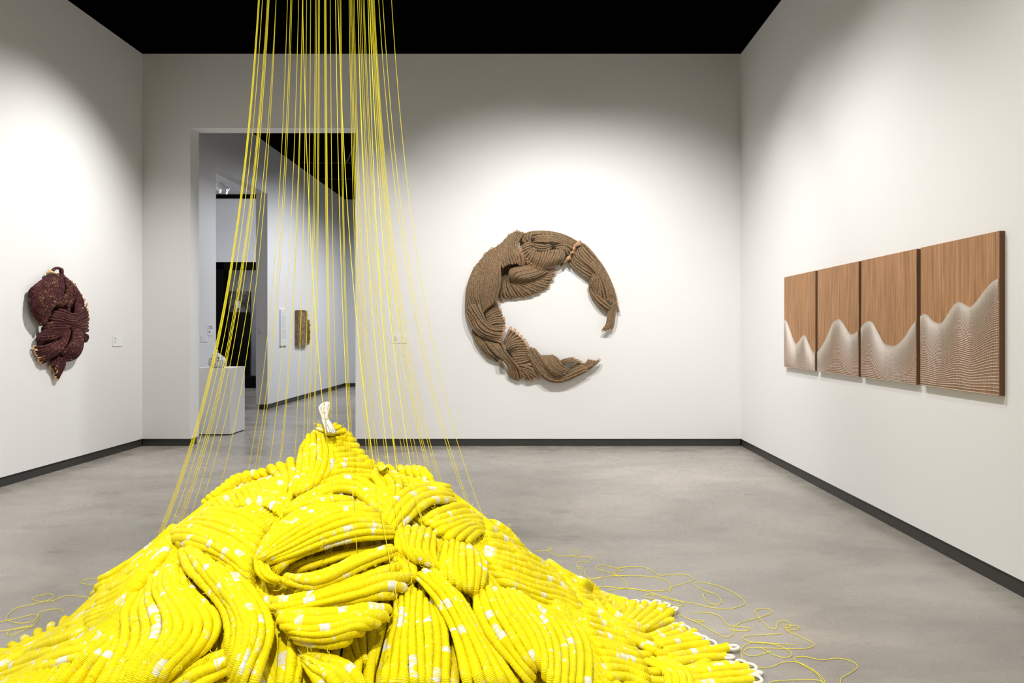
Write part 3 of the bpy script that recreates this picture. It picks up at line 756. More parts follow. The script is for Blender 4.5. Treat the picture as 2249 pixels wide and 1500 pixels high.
# ================================================================ BROWN CRESCENT
def proj_back(px, py, lift):
    return at_depth(px, py, YB - 0.012 - lift * 0.01 * 0.85)
BP = []
def Bq(z, guides, **k): BP.append((z, guides, k))
Bq('E', [[(240,720,2),(160,900,3),(105,1090,4),(85,1300,5),(88,1500,5)], [(350,600,3),(240,850,6),(190,1100,9),(230,1300,9),(320,1480,8)], [(480,430,4),(400,700,9),(340,950,13),(330,1200,14),(400,1480,10)],
         [(620,350,4),(540,600,12),(480,850,17),(440,1100,17),(425,1440,12)], [(700,290,4),(660,500,13),(600,750,19),(560,1000,18),(480,1380,12)], [(780,230,4),(740,450,13),(700,680,20),(705,960,18),(630,1260,11)]], loops=(3, 0))
Bq('E', [[(760,240,4),(720,400,12),(700,560,17),(730,690,18)], [(850,150,4),(830,330,12),(820,480,17),(850,630,17)], [(960,80,5),(890,270,12),(920,450,17),(980,610,16)],
         [(1060,80,6),(960,230,12),(960,380,15),(1060,500,16),(1060,650,14)], [(1110,110,7),(1010,280,11),(1030,400,14),(1145,510,14),(1130,660,10)]], loops=(3, 0))
Bq('E', [[(870,870,14),(838,790,16),(880,720,15),(1000,690,12),(1150,670,10),(1260,600,8)], [(910,885,15),(890,810,18),(960,750,17),(1100,720,14),(1260,690,11),(1390,680,8)],
         [(960,895,15),(950,850,18),(1060,800,18),(1200,770,15),(1350,730,12),(1490,690,8)], [(1000,895,14),(1100,870,17),(1230,840,15),(1380,790,12),(1510,720,8)], [(1080,895,12),(1180,895,13),(1290,875,12),(1400,840,10),(1520,780,7)]])
Bq('E', [[(790,880,4),(720,1050,5),(680,1180,3),(700,1240,2)], [(840,870,6),(800,1000,7),(850,1150,5),(890,1195,3)], [(870,880,9),(940,1000,8),(1030,1110,6),(1090,1185,3)],
         [(900,900,11),(1020,980,9),(1200,1080,6),(1300,1130,3)], [(960,910,11),(1120,960,9),(1300,1030,6),(1420,1065,3)], [(1010,905,11),(1200,930,8),(1370,960,6),(1510,1000,3)],
         [(1080,905,10),(1250,915,7),(1400,890,5),(1580,880,3)], [(1200,905,7),(1350,860,6),(1500,790,4),(1640,710,3)]], loops=(0, 2))
Bq('F', [[(215,190,10),(150,205,13),(85,250,12)], [(240,270,12),(180,290,15),(108,330,13)], [(290,310,13),(250,390,17),(208,470,14)], [(370,330,13),(340,430,18),(298,530,14)],
         [(470,320,13),(430,440,18),(366,565,13)], [(560,310,13),(510,440,17),(430,550,11)], [(640,300,13),(610,420,15),(500,530,9)], [(690,330,12),(690,420,12),(580,520,6)]], loops=(0, 1), tips=(0, 0.02))
Bq('F', [[(160,80,6),(190,60,8),(300,48,9),(450,48,9),(600,70,8),(740,112,7),(870,190,6)], [(190,90,9),(260,75,11),(400,75,12),(560,90,11),(700,140,10),(850,215,8)],
         [(250,130,12),(340,110,15),(480,110,15),(620,130,14),(740,190,12),(820,245,9)], [(290,165,14),(380,150,17),(500,150,17),(620,170,15),(730,225,12),(790,280,9)], [(260,200,13),(350,195,17),(450,200,17),(560,195,14),(650,210,12)]])
Bq('F', [[(250,205,13),(330,220,18),(420,230,17),(510,205,14)], [(240,235,13),(310,270,17),(400,280,16),(500,245,12)], [(240,255,12),(300,300,15),(390,325,14),(480,300,11)]])
Bq('F', [[(170,80,9),(160,140,10),(190,190,11),(230,240,12)], [(260,90,11),(230,140,12),(230,190,12),(250,230,12)]])
Bq('F', [[(560,230,10),(640,210,13),(740,235,12),(810,270,9)], [(580,275,11),(650,255,13),(720,275,12),(770,325,9)], [(640,295,12),(690,300,13),(710,370,10)]])
Bq('F', [[(930,205,4),(1010,255,5),(1120,390,6),(1225,540,7),(1305,700,7),(1375,880,6),(1405,1030,4)], [(910,240,6),(980,330,9),(1090,450,11),(1180,560,12),(1260,700,12),(1320,860,10),(1350,1000,6)],
         [(880,260,7),(930,370,11),(1040,480,13),(1130,570,14),(1210,700,14),(1270,850,11),(1290,980,7)], [(850,280,7),(870,390,11),(980,490,13),(1080,570,14),(1150,690,14),(1190,850,11),(1220,980,7)]], loops=(3, 2), tips=(0, 0.015))
Bq('F', [[(855,290,5),(880,400,9),(990,500,11),(1100,600,11)], [(800,330,6),(820,410,8),(930,500,9),(1040,570,9),(1090,620,9)], [(770,400,5),(820,480,7),(920,560,8),(1010,620,8),(1060,645,8)], [(720,455,4),(790,545,5),(890,620,5),(980,690,5),(1035,715,4)]])
Bq('F', [[(1075,620,12),(1050,680,11),(1020,750,7)], [(1100,640,13),(1090,720,12),(1055,830,7)], [(1140,660,14),(1130,780,12),(1105,890,7)], [(1180,690,14),(1190,820,12),(1205,980,7)]])
Bq('F', [[(1025,790,3),(1025,880,4),(1085,990,4),(1175,1110,4),(1275,1165,3)], [(1040,800,5),(1060,870,7),(1140,970,8),(1240,1060,8),(1320,1115,7)], [(1050,810,5),(1120,890,7),(1200,970,8),(1290,1050,9),(1335,1105,8)]])
Bq('F', [[(1285,1120,6),(1270,1230,6),(1250,1320,6),(1205,1385,6)], [(1320,1100,7),(1300,1240,7),(1275,1340,7),(1240,1405,7)], [(1345,1060,7),(1340,1200,6),(1320,1300,6),(1300,1375,6)], [(1370,1020,6),(1385,1150,5),(1375,1260,5),(1345,1360,4)]], loops=(0, 2))
Bq('F', [[(1385,1040,4),(1410,1110,4),(1420,1160,3)], [(1400,1040,4),(1425,1100,3),(1435,1150,3)]])
Bq('G', [[(85,190,5),(125,330,7),(205,480,8),(330,590,9),(480,640,10),(640,700,9)], [(110,180,6),(210,300,9),(280,450,11),(380,540,13),(520,590,13),(670,620,10)], [(150,110,8),(250,260,12),(340,390,14),(440,480,15),(560,530,14),(700,550,10)],
         [(230,80,10),(310,230,14),(400,360,15),(480,440,15),(580,470,13),(715,460,9)], [(330,60,12),(380,200,14),(440,340,14),(520,420,13),(620,410,11),(725,390,8)]], loops=(0, 2), tips=(0, 0.012))
Bq('G', [[(430,150,4),(500,80,3),(590,10,2)], [(430,220,6),(520,160,5),(620,105,3)], [(440,300,8),(540,230,7),(660,190,3)], [(455,340,9),(570,280,9),(690,270,4)], [(460,380,11),(590,340,10),(715,340,4)], [(470,420,12),(600,385,11),(735,400,5)]], loops=(0, 3))
Bq('G', [[(205,480,4),(255,650,4),(350,800,4),(465,940,3),(600,1005,2)], [(260,560,5),(330,700,6),(420,830,6),(520,900,5),(640,965,4)], [(330,600,6),(420,740,6),(510,860,5),(600,930,5),(690,990,5)]])
Bq('G', [[(350,610,5),(480,760,8),(580,870,9),(700,970,9),(790,1060,8),(790,1200,4)], [(470,660,6),(580,770,9),(680,880,10),(790,980,10),(860,1090,8),(890,1290,3)], [(600,700,7),(670,790,10),(740,890,11),(840,1000,11),(920,1120,8),(960,1305,3)],
         [(710,640,7),(725,760,10),(775,870,12),(885,1000,12),(1000,1130,9),(1020,1250,4)]])
Bq('G', [[(640,970,7),(640,1040,8),(690,1110,6)], [(690,960,8),(700,1030,9),(735,1090,6)]])
Bq('G', [[(740,720,9),(760,600,9),(800,465,5)], [(760,750,10),(810,630,10),(900,520,5)], [(770,770,11),(850,670,11),(990,605,5)], [(790,790,12),(880,720,12),(1075,700,6)], [(830,840,8),(960,800,9),(1110,800,5)],
         [(860,900,8),(980,880,9),(1120,880,5)], [(900,980,9),(1010,970,9),(1135,940,5)], [(940,1050,9),(1050,1030,8),(1160,990,5)]], loops=(0, 1), tips=(0, 0.012))
Bq('H', [[(200,740,8),(330,770,9),(470,720,7)], [(230,780,8),(400,800,9),(540,870,8),(660,980,5)], [(280,830,8),(430,880,9),(540,960,7),(640,1030,4)], [(330,850,8),(420,940,8),(520,1060,4)], [(335,880,6),(355,980,6),(420,1085,3)]], loops=(0, 2), tips=(0, 0.012))
Bq('H', [[(465,620,6),(560,770,8),(700,970,9),(840,1075,9),(1000,1135,8),(1200,1130,8),(1450,1030,8),(1700,890,8)], [(480,540,7),(610,720,10),(740,900,11),(880,1020,11),(1040,1085,9),(1230,1045,9),(1450,955,9),(1660,860,8)],
         [(490,460,7),(640,660,11),(760,830,12),(900,970,12),(1040,1050,9),(1210,1010,8),(1400,900,8),(1590,825,7)], [(535,400,7),(680,620,12),(800,790,13),(930,940,13),(1040,1035,10),(1180,975,7),(1340,865,7),(1500,800,6)]], loops=(3, 2))
Bq('H', [[(560,410,7),(690,580,11),(780,740,14),(900,900,15),(1020,1000,13),(1100,1015,9)], [(700,580,8),(800,640,13),(880,770,16),(1000,900,16),(1150,965,11)], [(800,580,6),(900,640,12),(980,760,16),(1080,850,15),(1230,905,10)],
         [(900,580,5),(1000,650,11),(1080,760,15),(1160,830,13),(1300,855,9)], [(980,575,4),(1090,630,9),(1150,730,12),(1215,800,11),(1290,830,8)]])
Bq('H', [[(1120,670,5),(1200,635,6),(1330,612,5)], [(1170,740,6),(1270,690,7),(1410,655,6)], [(1210,780,6),(1330,710,7),(1560,715,6)]], loops=(0, 1))
Bq('H', [[(1340,800,3),(1480,760,4),(1640,740,4),(1690,670,4)], [(1500,820,4),(1660,800,5),(1770,670,5)], [(1660,840,5),(1770,770,7),(1820,690,6)], [(1710,885,5),(1830,785,7),(1945,680,6)]], loops=(0, 2))
Bq('E', [[(720,690,0.5),(690,900,0.5),(680,1200,0.5)], [(850,640,1),(800,850,1),(740,1100,1)], [(1140,640,1),(960,760,1),(860,900,1)]])
Bq('F', [[(95,100,4),(100,180,4)], [(150,90,5),(150,200,6)], [(200,90,6),(210,215,8)]])
Bq('G', [[(440,150,0.5),(480,260,0.5)], [(600,20,0.5),(640,200,0.5)]])
brown = empty('brown_woven_wall_hanging', (0.25, YB, 1.6))
tag(brown, 'brown ribbed fibre wall hanging folded into an open crescent ring on the end wall', 'wall hanging')
bback = Join()
for k, (z, guides, opt) in enumerate(BP):
    weave(brown, [zc(z, g) for g in guides], proj_back, 5.0, M['brope'], 0.0138, 0.016, 7, k + 1, (0, -1, 0), bback, wob=0.07, loopmat=M['bloop'], loopk=0.68, wavy=0.007, rfac=0.51, drop=0.5, **opt)
# fringe of raw ends crossing the ring
fr = zc('F', [(870,205),(835,260),(800,320),(760,385),(720,440),(680,485)])
fr = catmull(np.array(fr), 15)
for k in range(15):
    P0 = proj_back(fr[k:k + 1, 0], fr[k:k + 1, 1], np.array([11.0 - 0.25 * k]))[0]
    P = np.stack([P0 + np.array([-0.03, 0.05, -0.02]), P0 + 0.006 * RNG.normal(size=3), P0 + np.array([0.016, -0.02, 0.010]) + 0.010 * RNG.normal(size=3)])
    P = catmull(P, 8)
    r = build_rope(brown, 'rope', P, np.full(8, 0.015), M['brope'], k, 70, (0, -1, 0), 6, tips=(0, 0.05))
    build_loop(r, P[-1], P[-1] - P[-2], np.array([0.3, 0, -1.0]) + 0.5 * RNG.normal(size=3), 0.009, M['bloop'])
link('weave_backing', bback.mesh('weave_backing', M['bback']), brown)

# ================================================================ MAROON HANGING
def proj_left(px, py, lift):
    d = ray(np.asarray(px, float), np.asarray(py, float))
    X = XL + 0.012 + np.asarray(lift) * 0.01 * 0.42
    y = X / d[..., 0]
    return np.stack([X, y, CAMH + d[..., 2] * y], -1)
MP = []
def Mq(z, guides, **k): MP.append((z, guides, k))
Mq('I', [[(600,330,8),(400,470,10),(230,590,9),(190,650,5)], [(680,320,10),(500,500,15),(300,740,16),(200,880,10)], [(750,310,12),(620,530,20),(400,830,22),(240,1040,14)], [(800,300,13),(720,550,24),(520,870,26),(330,1130,19),(290,1230,12)],
         [(850,290,14),(810,560,26),(660,880,28),(460,1160,23),(390,1370,14)], [(890,290,14),(880,570,26),(780,880,27),(590,1130,23),(460,1450,14)], [(920,290,13),(960,560,24),(930,810,25),(750,1000,22),(600,1160,18),(560,1420,12)]])
Mq('I', [[(925,290,13),(985,480,22),(1010,680,24),(940,830,24),(830,990,20)], [(930,300,12),(1035,480,20),(1085,680,22),(1035,850,22),(870,1010,18)], [(940,310,11),(1080,500,17),(1155,690,19),(1125,870,19),(960,1030,16)], [(950,320,9),(1130,540,13),(1225,720,15),(1205,900,16),(1110,1030,14)]])
Mq('I', [[(1000,380,8),(1150,570,9),(1250,760,11),(1240,960,13),(1230,1100,14),(1215,1230,14)], [(1080,460,6),(1220,640,7),(1330,850,9),(1340,1050,11),(1280,1190,13),(1200,1290,13)], [(1100,460,3),(1260,660,4),(1400,900,5),(1450,1080,6),(1380,1200,10),(1260,1320,12)]], loops=(0, 0))
Mq('I', [[(850,1110,11),(960,1130,14),(1090,1200,15),(1220,1220,14),(1330,1120,10),(1460,1060,5)], [(790,1180,14),(960,1210,17),(1120,1270,16),(1240,1280,14),(1360,1190,10),(1475,1100,6)], [(715,1250,14),(900,1270,18),(1080,1340,17),(1230,1350,14),(1380,1260,9),(1495,1190,5)], [(675,1310,14),(880,1330,18),(1060,1400,17),(1220,1410,14),(1390,1340,9),(1505,1290,5)],
         [(620,1370,13),(800,1390,17),(960,1430,16),(1130,1470,14),(1350,1430,9),(1515,1390,5)]], loops=(0, 2))
Mq('J', [[(510,110,12),(600,65,17),(720,60,19),(860,80,17),(1010,120,13)], [(480,180,12),(600,140,17),(750,130,19),(900,150,17),(1045,150,13)], [(480,260,11),(620,220,17),(780,200,19),(930,200,17),(1050,170,13)], [(400,330,9),(560,300,16),(720,270,18),(880,260,16),(1010,210,13)],
         [(325,410,7),(500,370,15),(660,350,17),(800,330,16),(940,280,13)], [(305,450,6),(450,450,13),(620,420,15),(760,380,14),(870,330,12)], [(305,485,5),(450,490,9),(600,460,11),(730,420,11)]])
Mq('J', [[(1040,130,12),(1150,110,13),(1270,80,11),(1400,0,6)], [(1080,180,12),(1200,180,13),(1310,150,11),(1412,100,7)], [(1070,220,12),(1220,230,13),(1340,240,11),(1412,210,7)], [(1060,260,13),(1220,270,14),(1340,300,12),(1405,290,8)]])
Mq('J', [[(1260,280,13),(1350,310,13),(1420,370,10),(1400,470,7)], [(1290,320,13),(1340,360,13),(1370,420,11),(1350,490,8)], [(1300,370,12),(1320,420,12),(1325,480,9)]])
Mq('J', [[(720,470,9),(600,540,10),(470,590,9),(300,600,5)], [(800,480,11),(690,580,14),(540,660,13),(330,720,6)], [(880,380,13),(820,560,17),(640,700,16),(380,820,6)], [(970,290,15),(900,540,20),(720,730,18),(420,910,6)], [(1050,270,16),(980,540,22),(800,740,18),(620,860,11),(490,965,5)]], loops=(0, 1))
Mq('J', [[(1100,275,16),(1040,530,22),(900,720,18),(850,775,15)], [(1190,265,15),(1130,520,21),(1000,690,18),(880,795,14)], [(1285,310,13),(1220,560,19),(1080,740,17),(890,815,13)], [(1310,420,11),(1285,600,14),(1155,790,14),(890,845,11)], [(1305,500,8),(1275,700,9),(1170,855,9),(1010,940,8),(900,890,8)]])
Mq('J', [[(620,910,6),(610,960,6),(600,1000,5)], [(700,890,8),(690,990,8),(690,1060,6)], [(780,865,9),(780,1020,9),(735,1180,6)], [(860,890,9),(845,1050,8),(760,1290,5)], [(940,960,6),(890,1080,6),(790,1280,4)]], loops=(0, 1))
Mq('I', [[(655,210,9),(740,135,10),(850,128,10),(935,190,9),(930,300,9)], [(730,230,13),(800,170,14),(880,190,14),(900,290,13)]])
Mq('I', [[(610,340,2),(230,640,2),(250,1000,2),(420,1400,2)], [(920,300,3),(800,700,3),(700,1050,3),(650,1400,3)], [(955,330,2),(1230,740,2),(1380,1050,2),(1460,1380,2)]])
Mq('J', [[(430,320,2),(340,450,2),(440,850,2)], [(900,250,3),(800,500,3),(720,880,3)], [(1380,50,2),(1340,300,2),(1210,780,2)]])
mar = empty('maroon_woven_wall_hanging', (XL, 6.7, 1.4))
tag(mar, 'dark maroon ribbed fibre wall hanging with golden looped edge', 'wall hanging')
mback = Join()
for k, (z, guides, opt) in enumerate(MP):
    weave(mar, [zc(z, g) for g in guides], proj_left, 5.5, M['mrope'], 0.0170, 0.012, 8, k + 1, (1, 0, 0), mback, wob=0.06, loopmat=M['mloop'], loopk=0.72, wavy=0.004, drop=0.5, **opt)
link('weave_backing', mback.mesh('weave_backing', M['mback']), mar)
# loops along the right edge and at the knot
for k, (x, y) in enumerate([(1115,490),(1195,545),(1215,600),(1290,735),(1350,800),(1420,905),(1475,1010),(1480,1130),(1495,1250),(1240,660)]):
    p = np.array(zc('I', [(x + 22, y - 8)]))
    c = proj_left(p[:, 0], p[:, 1], np.array([5.0]))[0]
    a = np.linspace(0.3, 5.6, 14); R0 = 0.015
    P = c + np.stack([0.008 * np.sin(a * 0.5), R0 * np.cos(a), R0 * 0.9 * np.sin(a)], 1)
    V, Q, T, al, ar = tube(P, 0.0065, 6, (1, 0, 0))
    link('loop', mesh_np('loop', V, Q, M['mloop'], None, True, T), mar)
for pts in ([(565,270,6),(620,240,9),(700,250,13),(770,275,14)], [(610,215,7),(680,225,11),(740,255,14)]):
    p = np.array(zc('I', pts)); P = catmull(proj_left(p[:, 0], p[:, 1], p[:, 2]), 12)
    V, Q, T, al, ar = tube(P, 0.009, 6, (1, 0, 0))
    link('loop', mesh_np('loop', V, Q, M['mloop'], None, True, T), mar)

# ================================================================ FOUR WOOD PANELS WITH THREAD HILLS
def wood_mat():
    m, nt, b = mat_new('walnut_veneer')
    p = geo(nt)
    st = mapping(nt, p, (1, 1, 0.045))
    g1 = noise(nt, st, 55, 4, 0.65, 0.3); g2 = noise(nt, mapping(nt, p, (1, 1, 0.12)), 8, 3, 0.5, 1.2)
    g3 = noise(nt, mapping(nt, p, (1, 1, 0.02)), 230, 2, 0.6)
    c = ramp(nt, g1, [(0.30, (0.270, 0.135, 0.058)), (0.52, (0.400, 0.212, 0.098)), (0.72, (0.490, 0.275, 0.138))])
    c = mix(nt, 0.45, c, ramp(nt, g2, [(0.3, (0.40, 0.38, 0.36)), (0.7, (0.60, 0.58, 0.56))]), 'OVERLAY')
    c = mix(nt, 0.35, c, ramp(nt, g3, [(0.4, (0.36, 0.36, 0.36)), (0.6, (0.60, 0.60, 0.60))]), 'OVERLAY')
    nt.links.new(c, b.inputs['Base Color']); b.inputs['Roughness'].default_value = 0.55
    b.inputs['Specular IOR Level'].default_value = 0.3
    nt.links.new(bump(nt, g3, 0.1, 0.001), b.inputs['Normal'])
    return m
M['wood'] = wood_mat()
M['wood_edge'] = plain('dark_walnut_edge', (0.16, 0.078, 0.038), 0.5, 0.3)
M['wthread'] = plain('pale_thread', (0.80, 0.73, 0.66), 0.7, 0.2)
PXF = XR - 0.03
def pan(pts):
    g = np.array(zc('P', pts), float)
    y = PXF * F / (g[:, 0] - VX)
    return y, CAMH + (VY - g[:, 1]) / F * y
PB, PT = 1.015, 1.885
PAN = [((6.634, 5.910), [(145,757),(165,768),(190,830),(215,905),(237,937),(260,915),(285,878),(305,880),(330,930),(355,985),(372,1004),(382,1007)], 'with two thread hills falling towards its neighbour'),
       ((5.862, 5.131), [(394,1002),(430,955),(470,880),(510,785),(545,758),(570,762),(600,800),(635,855),(660,868),(690,850),(708,836)], 'with one steep thread hill in its middle'),
       ((5.091, 4.362), [(720,822),(750,785),(785,768),(815,785),(850,850),(890,925),(925,950),(965,957),(1000,940),(1050,890),(1090,825),(1125,778),(1142,768)], 'with a wide thread valley between two hills'),
       ((4.316, 3.593), [(1160,740),(1190,718),(1220,725),(1260,765),(1305,787),(1335,775),(1370,725),(1420,650),(1460,628),(1500,645),(1545,662),(1590,620),(1650,540),(1710,475),(1762,448)], 'with thread hills climbing to its outer edge')]
for k, ((ya, yb), prof, txt) in enumerate(PAN):
    root = empty('wood_panel_artwork', (XR, (ya + yb) / 2, PB))
    tag(root, 'brown walnut panel ' + txt, 'wall art', 'wood panels with stitched white hills')
    link('board', boxes_mesh('board', [(PXF, XR - 0.001, yb, ya, PB, PT)], M['wood'], 0.0015), root)
    for e0, e1 in ((yb - 0.0015, yb + 0.001), (ya - 0.001, ya + 0.0015)):
        link('edge_band', boxes_mesh('edge_band', [(PXF + 0.001, XR - 0.002, e0, e1, PB + 0.001, PT - 0.001)], M['wood_edge']), root)
    py, ph = pan(prof)
    srt = np.argsort(py); 
    dense = catmull(np.stack([py, ph], 1), 300); dense = dense[np.argsort(dense[:, 0])]
    ys = np.linspace(yb + 0.003, ya - 0.003, 170)
    top = np.interp(ys, dense[:, 0], dense[:, 1])
    rows = Join(); NR = 66
    X = PXF - 0.004
    b0 = PB + 0.004
    for r in range(NR + 1):
        t = r / NR
        f = 1 - (1 - t) ** 2.2
        hh = b0 + (top - b0) * f + 0.0006 * RNG.normal(size=len(ys))
        P = np.stack([np.full(len(ys), X), ys, hh], 1)
        V, Q, T, al, ar = tube(P, 0.00115 * (1 + 0.35 * RNG.random(len(ys))), 4, (1, 0, 0))
        rows.add(V, Q, T)
    link('thread_rows', rows.mesh('thread_rows', M['wthread']), root, kind='stuff')
    vt = Join()
    for y in np.linspace(yb + 0.004, ya - 0.004, 150):
        tp = float(np.interp(y, dense[:, 0], dense[:, 1]))
        z = np.linspace(b0, tp, 14); jy = y + 0.0008 * RNG.normal(size=14)
        P = np.stack([np.full(14, X + 0.0015), jy, z], 1)
        V, Q, T, al, ar = tube(P, 0.00033, 3, (1, 0, 0), closed_caps=False)
        vt.add(V, Q, T)
    link('upright_threads', vt.mesh('upright_threads', M['wthread']), root, kind='stuff')
    # nails along the rows: short stubs that carry the threads, seen as fuzz
    nl = Join()
    for r in range(0, NR + 1):
        t = r / NR; f = 1 - (1 - t) ** 2.2
        for q in range(0, 120):
            y = yb + 0.004 + (ya - yb - 0.008) * (q + 0.5 * (r % 2)) / 120
            h = b0 + (float(np.interp(y, ys, top)) - b0) * f
            s = 0.0007
            V = np.array([(PXF, y - s, h), (PXF, y + s, h), (X - 0.002, y + s, h), (X - 0.002, y - s, h)])
            Vz = np.array([(PXF, y, h - s), (PXF, y, h + s), (X - 0.002, y, h + s), (X - 0.002, y, h - s)])
            nl.add(np.vstack([V, Vz]), [(0, 1, 2, 3), (4, 5, 6, 7)])
    link('stitches', nl.mesh('stitches', M['wthread'], False), root, kind='stuff')

# ================================================================ LABEL CARDS
def card(name, label, plane, a0, a1, z0, z1, lines, th=0.006, ink='ink', cat='label', group=None):
    """plane: ('L', x) wall on the left facing +x ; ('B', y) wall facing -y. a = coordinate along the wall"""
    ax, c = plane
    def bx(u0, u1, v0, v1, d0, d1):
        return (c + d0, c + d1, u0, u1, v0, v1) if ax == 'L' else (u0, u1, c - d1, c - d0, v0, v1)
    loc = (c, (a0 + a1) / 2, z0) if ax == 'L' else ((a0 + a1) / 2, c, z0)
    root = empty(name, loc); tag(root, label, cat, group)
    link('board', boxes_mesh('board', [bx(a0, a1, z0, z1, 0.001, th)], M['label']), root)
    bl = []
    w, h = a1 - a0, z1 - z0
    for (u, v, l, t) in lines:
        if ax == 'L': bl.append(bx(a0 + w * u, a0 + w * (u + l), z0 + h * v, z0 + h * (v + t), th, th + 0.0006))
        else: bl.append(bx(a0 + w * u, a0 + w * (u + l), z0 + h * v, z0 + h * (v + t), th, th + 0.0006))
    link('print', boxes_mesh('print', bl, M[ink]), root, kind='stuff')
    return root
def left_y(px): return XL * F / (px - VX)
def z_left(px, py): return CAMH + (VY - py) / F * left_y(px)
cl = [(0.12, 0.80, 0.24, 0.035), (0.12, 0.71, 0.20, 0.035), (0.12, 0.58, 0.36, 0.025), (0.12, 0.46, 0.22, 0.025), (0.12, 0.38, 0.28, 0.025), (0.12, 0.28, 0.20, 0.02)]
card('wall_label', 'small white label card on the wall beside the maroon hanging', ('L', XL), left_y(246.5), left_y(267.5), z_left(247, 760.5), z_left(247, 737), cl)
bx_ = lambda px: (px - VX) / F * YB
bz_ = lambda py: CAMH + (VY - py) / F * YB
card('wall_label', 'small white label card on the end wall between doorway and brown crescent', ('B', YB), bx_(861), bx_(892.5), bz_(753), bz_(735.5), [(0.12, 0.70, 0.17, 0.06), (0.12, 0.58, 0.15, 0.05), (0.12, 0.36, 0.30, 0.05), (0.12, 0.27, 0.25, 0.04)])
card('wall_label', 'small white label card above the pedestal nearest the doorway jamb', ('L', XL), left_y(441.5), left_y(455), z_left(442, 751), z_left(442, 738), [(0.2, 0.70, 0.2, 0.06), (0.2, 0.40, 0.2, 0.06)])
card('wall_label', 'white label sheet with bold black lines on the wall above the pedestal', ('L', XL), left_y(456.5), left_y(468), z_left(457, 737), z_left(457, 714), [(0.14, 0.86, 0.62, 0.06), (0.14, 0.70, 0.72, 0.06), (0.14, 0.36, 0.24, 0.07), (0.14, 0.26, 0.2, 0.05)], ink='inkblack')
tl = [(0.18, 0.90 - 0.0, 0.12, 0.02)] + [(0.18, 0.82 - 0.026 * q, 0.45 + 0.18 * ((q * 7) % 5) / 5, 0.009) for q in range(14)] + [(0.18, 0.43 - 0.026 * q, 0.5 + 0.15 * ((q * 3) % 4) / 4, 0.009) for q in range(10)]
card('text_panel', 'tall narrow text panel on the wall beside the golden slab', ('L', XL), left_y(613.5), left_y(628), z_left(614, 759.5), z_left(614, 679), tl, th=0.03, ink='inkblue', cat='text panel')
# two tiny marks on the far jamb
card('wall_label', 'tiny label on the jamb of the side opening', ('B', 11.96), -4.735, -4.695, 1.36, 1.44, [(0.2, 0.75, 0.5, 0.12), (0.2, 0.2, 0.5, 0.12)])

# ================================================================ GOLDEN SLAB on the second room's wall
def gold_mat():
    m, nt, b = mat_new('gilded_bark')
    p = geo(nt)
    n1 = noise(nt, mapping(nt, p, (1, 1, 0.5)), 30, 5, 0.7, 0.5); n2 = noise(nt, p, 9, 3)
    c = ramp(nt, n1, [(0.32, (0.10, 0.055, 0.02)), (0.52, (0.27, 0.17, 0.07)), (0.70, (0.50, 0.36, 0.18))])
    nt.links.new(c, b.inputs['Base Color']); b.inputs['Roughness'].default_value = 0.6
    nt.links.new(bump(nt, n1, 0.8, 0.02), b.inputs['Normal']); return m
M['gold'] = gold_mat()
slab_o = [(690,272),(740,262),(790,282),(860,268),(930,288),(938,325),(905,370),(885,440),(878,560),(905,612),(930,538),(945,600),(970,522),(985,600),(1000,700),(1000,950),(985,1180),(945,1188),(940,1225),(690,1230)]
g = np.array(zc('K', slab_o)); gy = (XL + 0.07) * F / (g[:, 0] - VX); gz = CAMH + (VY - g[:, 1]) / F * gy
bm = bmesh.new()
fv = [bm.verts.new((XL + 0.075, y, z)) for y, z in zip(gy, gz)]
bv = [bm.verts.new((XL + 0.002, y, z)) for y, z in zip(gy, gz)]
bm.faces.new(fv); bm.faces.new(bv[::-1])
for q in range(len(fv)):
    bm.faces.new((fv[q], bv[q], bv[(q + 1) % len(fv)], fv[(q + 1) % len(fv)]))
bmesh.ops.triangulate(bm, faces=[f for f in bm.faces if len(f.verts) > 4])
bmesh.ops.subdivide_edges(bm, edges=bm.edges[:], cuts=5, use_grid_fill=True)
for v in bm.verts:
    if v.co.x > XL + 0.05: v.co.x += random.uniform(-0.018, 0.018); v.co.y += random.uniform(-0.006, 0.006)
bmesh.ops.recalc_face_normals(bm, faces=bm.faces[:])
me = bpy.data.meshes.new('bark_slab'); bm.to_mesh(me); bm.free(); me.materials.append(M['gold'])
tag(link('bark_slab', me), 'rough golden brown slab with a jagged torn corner on the cool white wall', 'wall art')

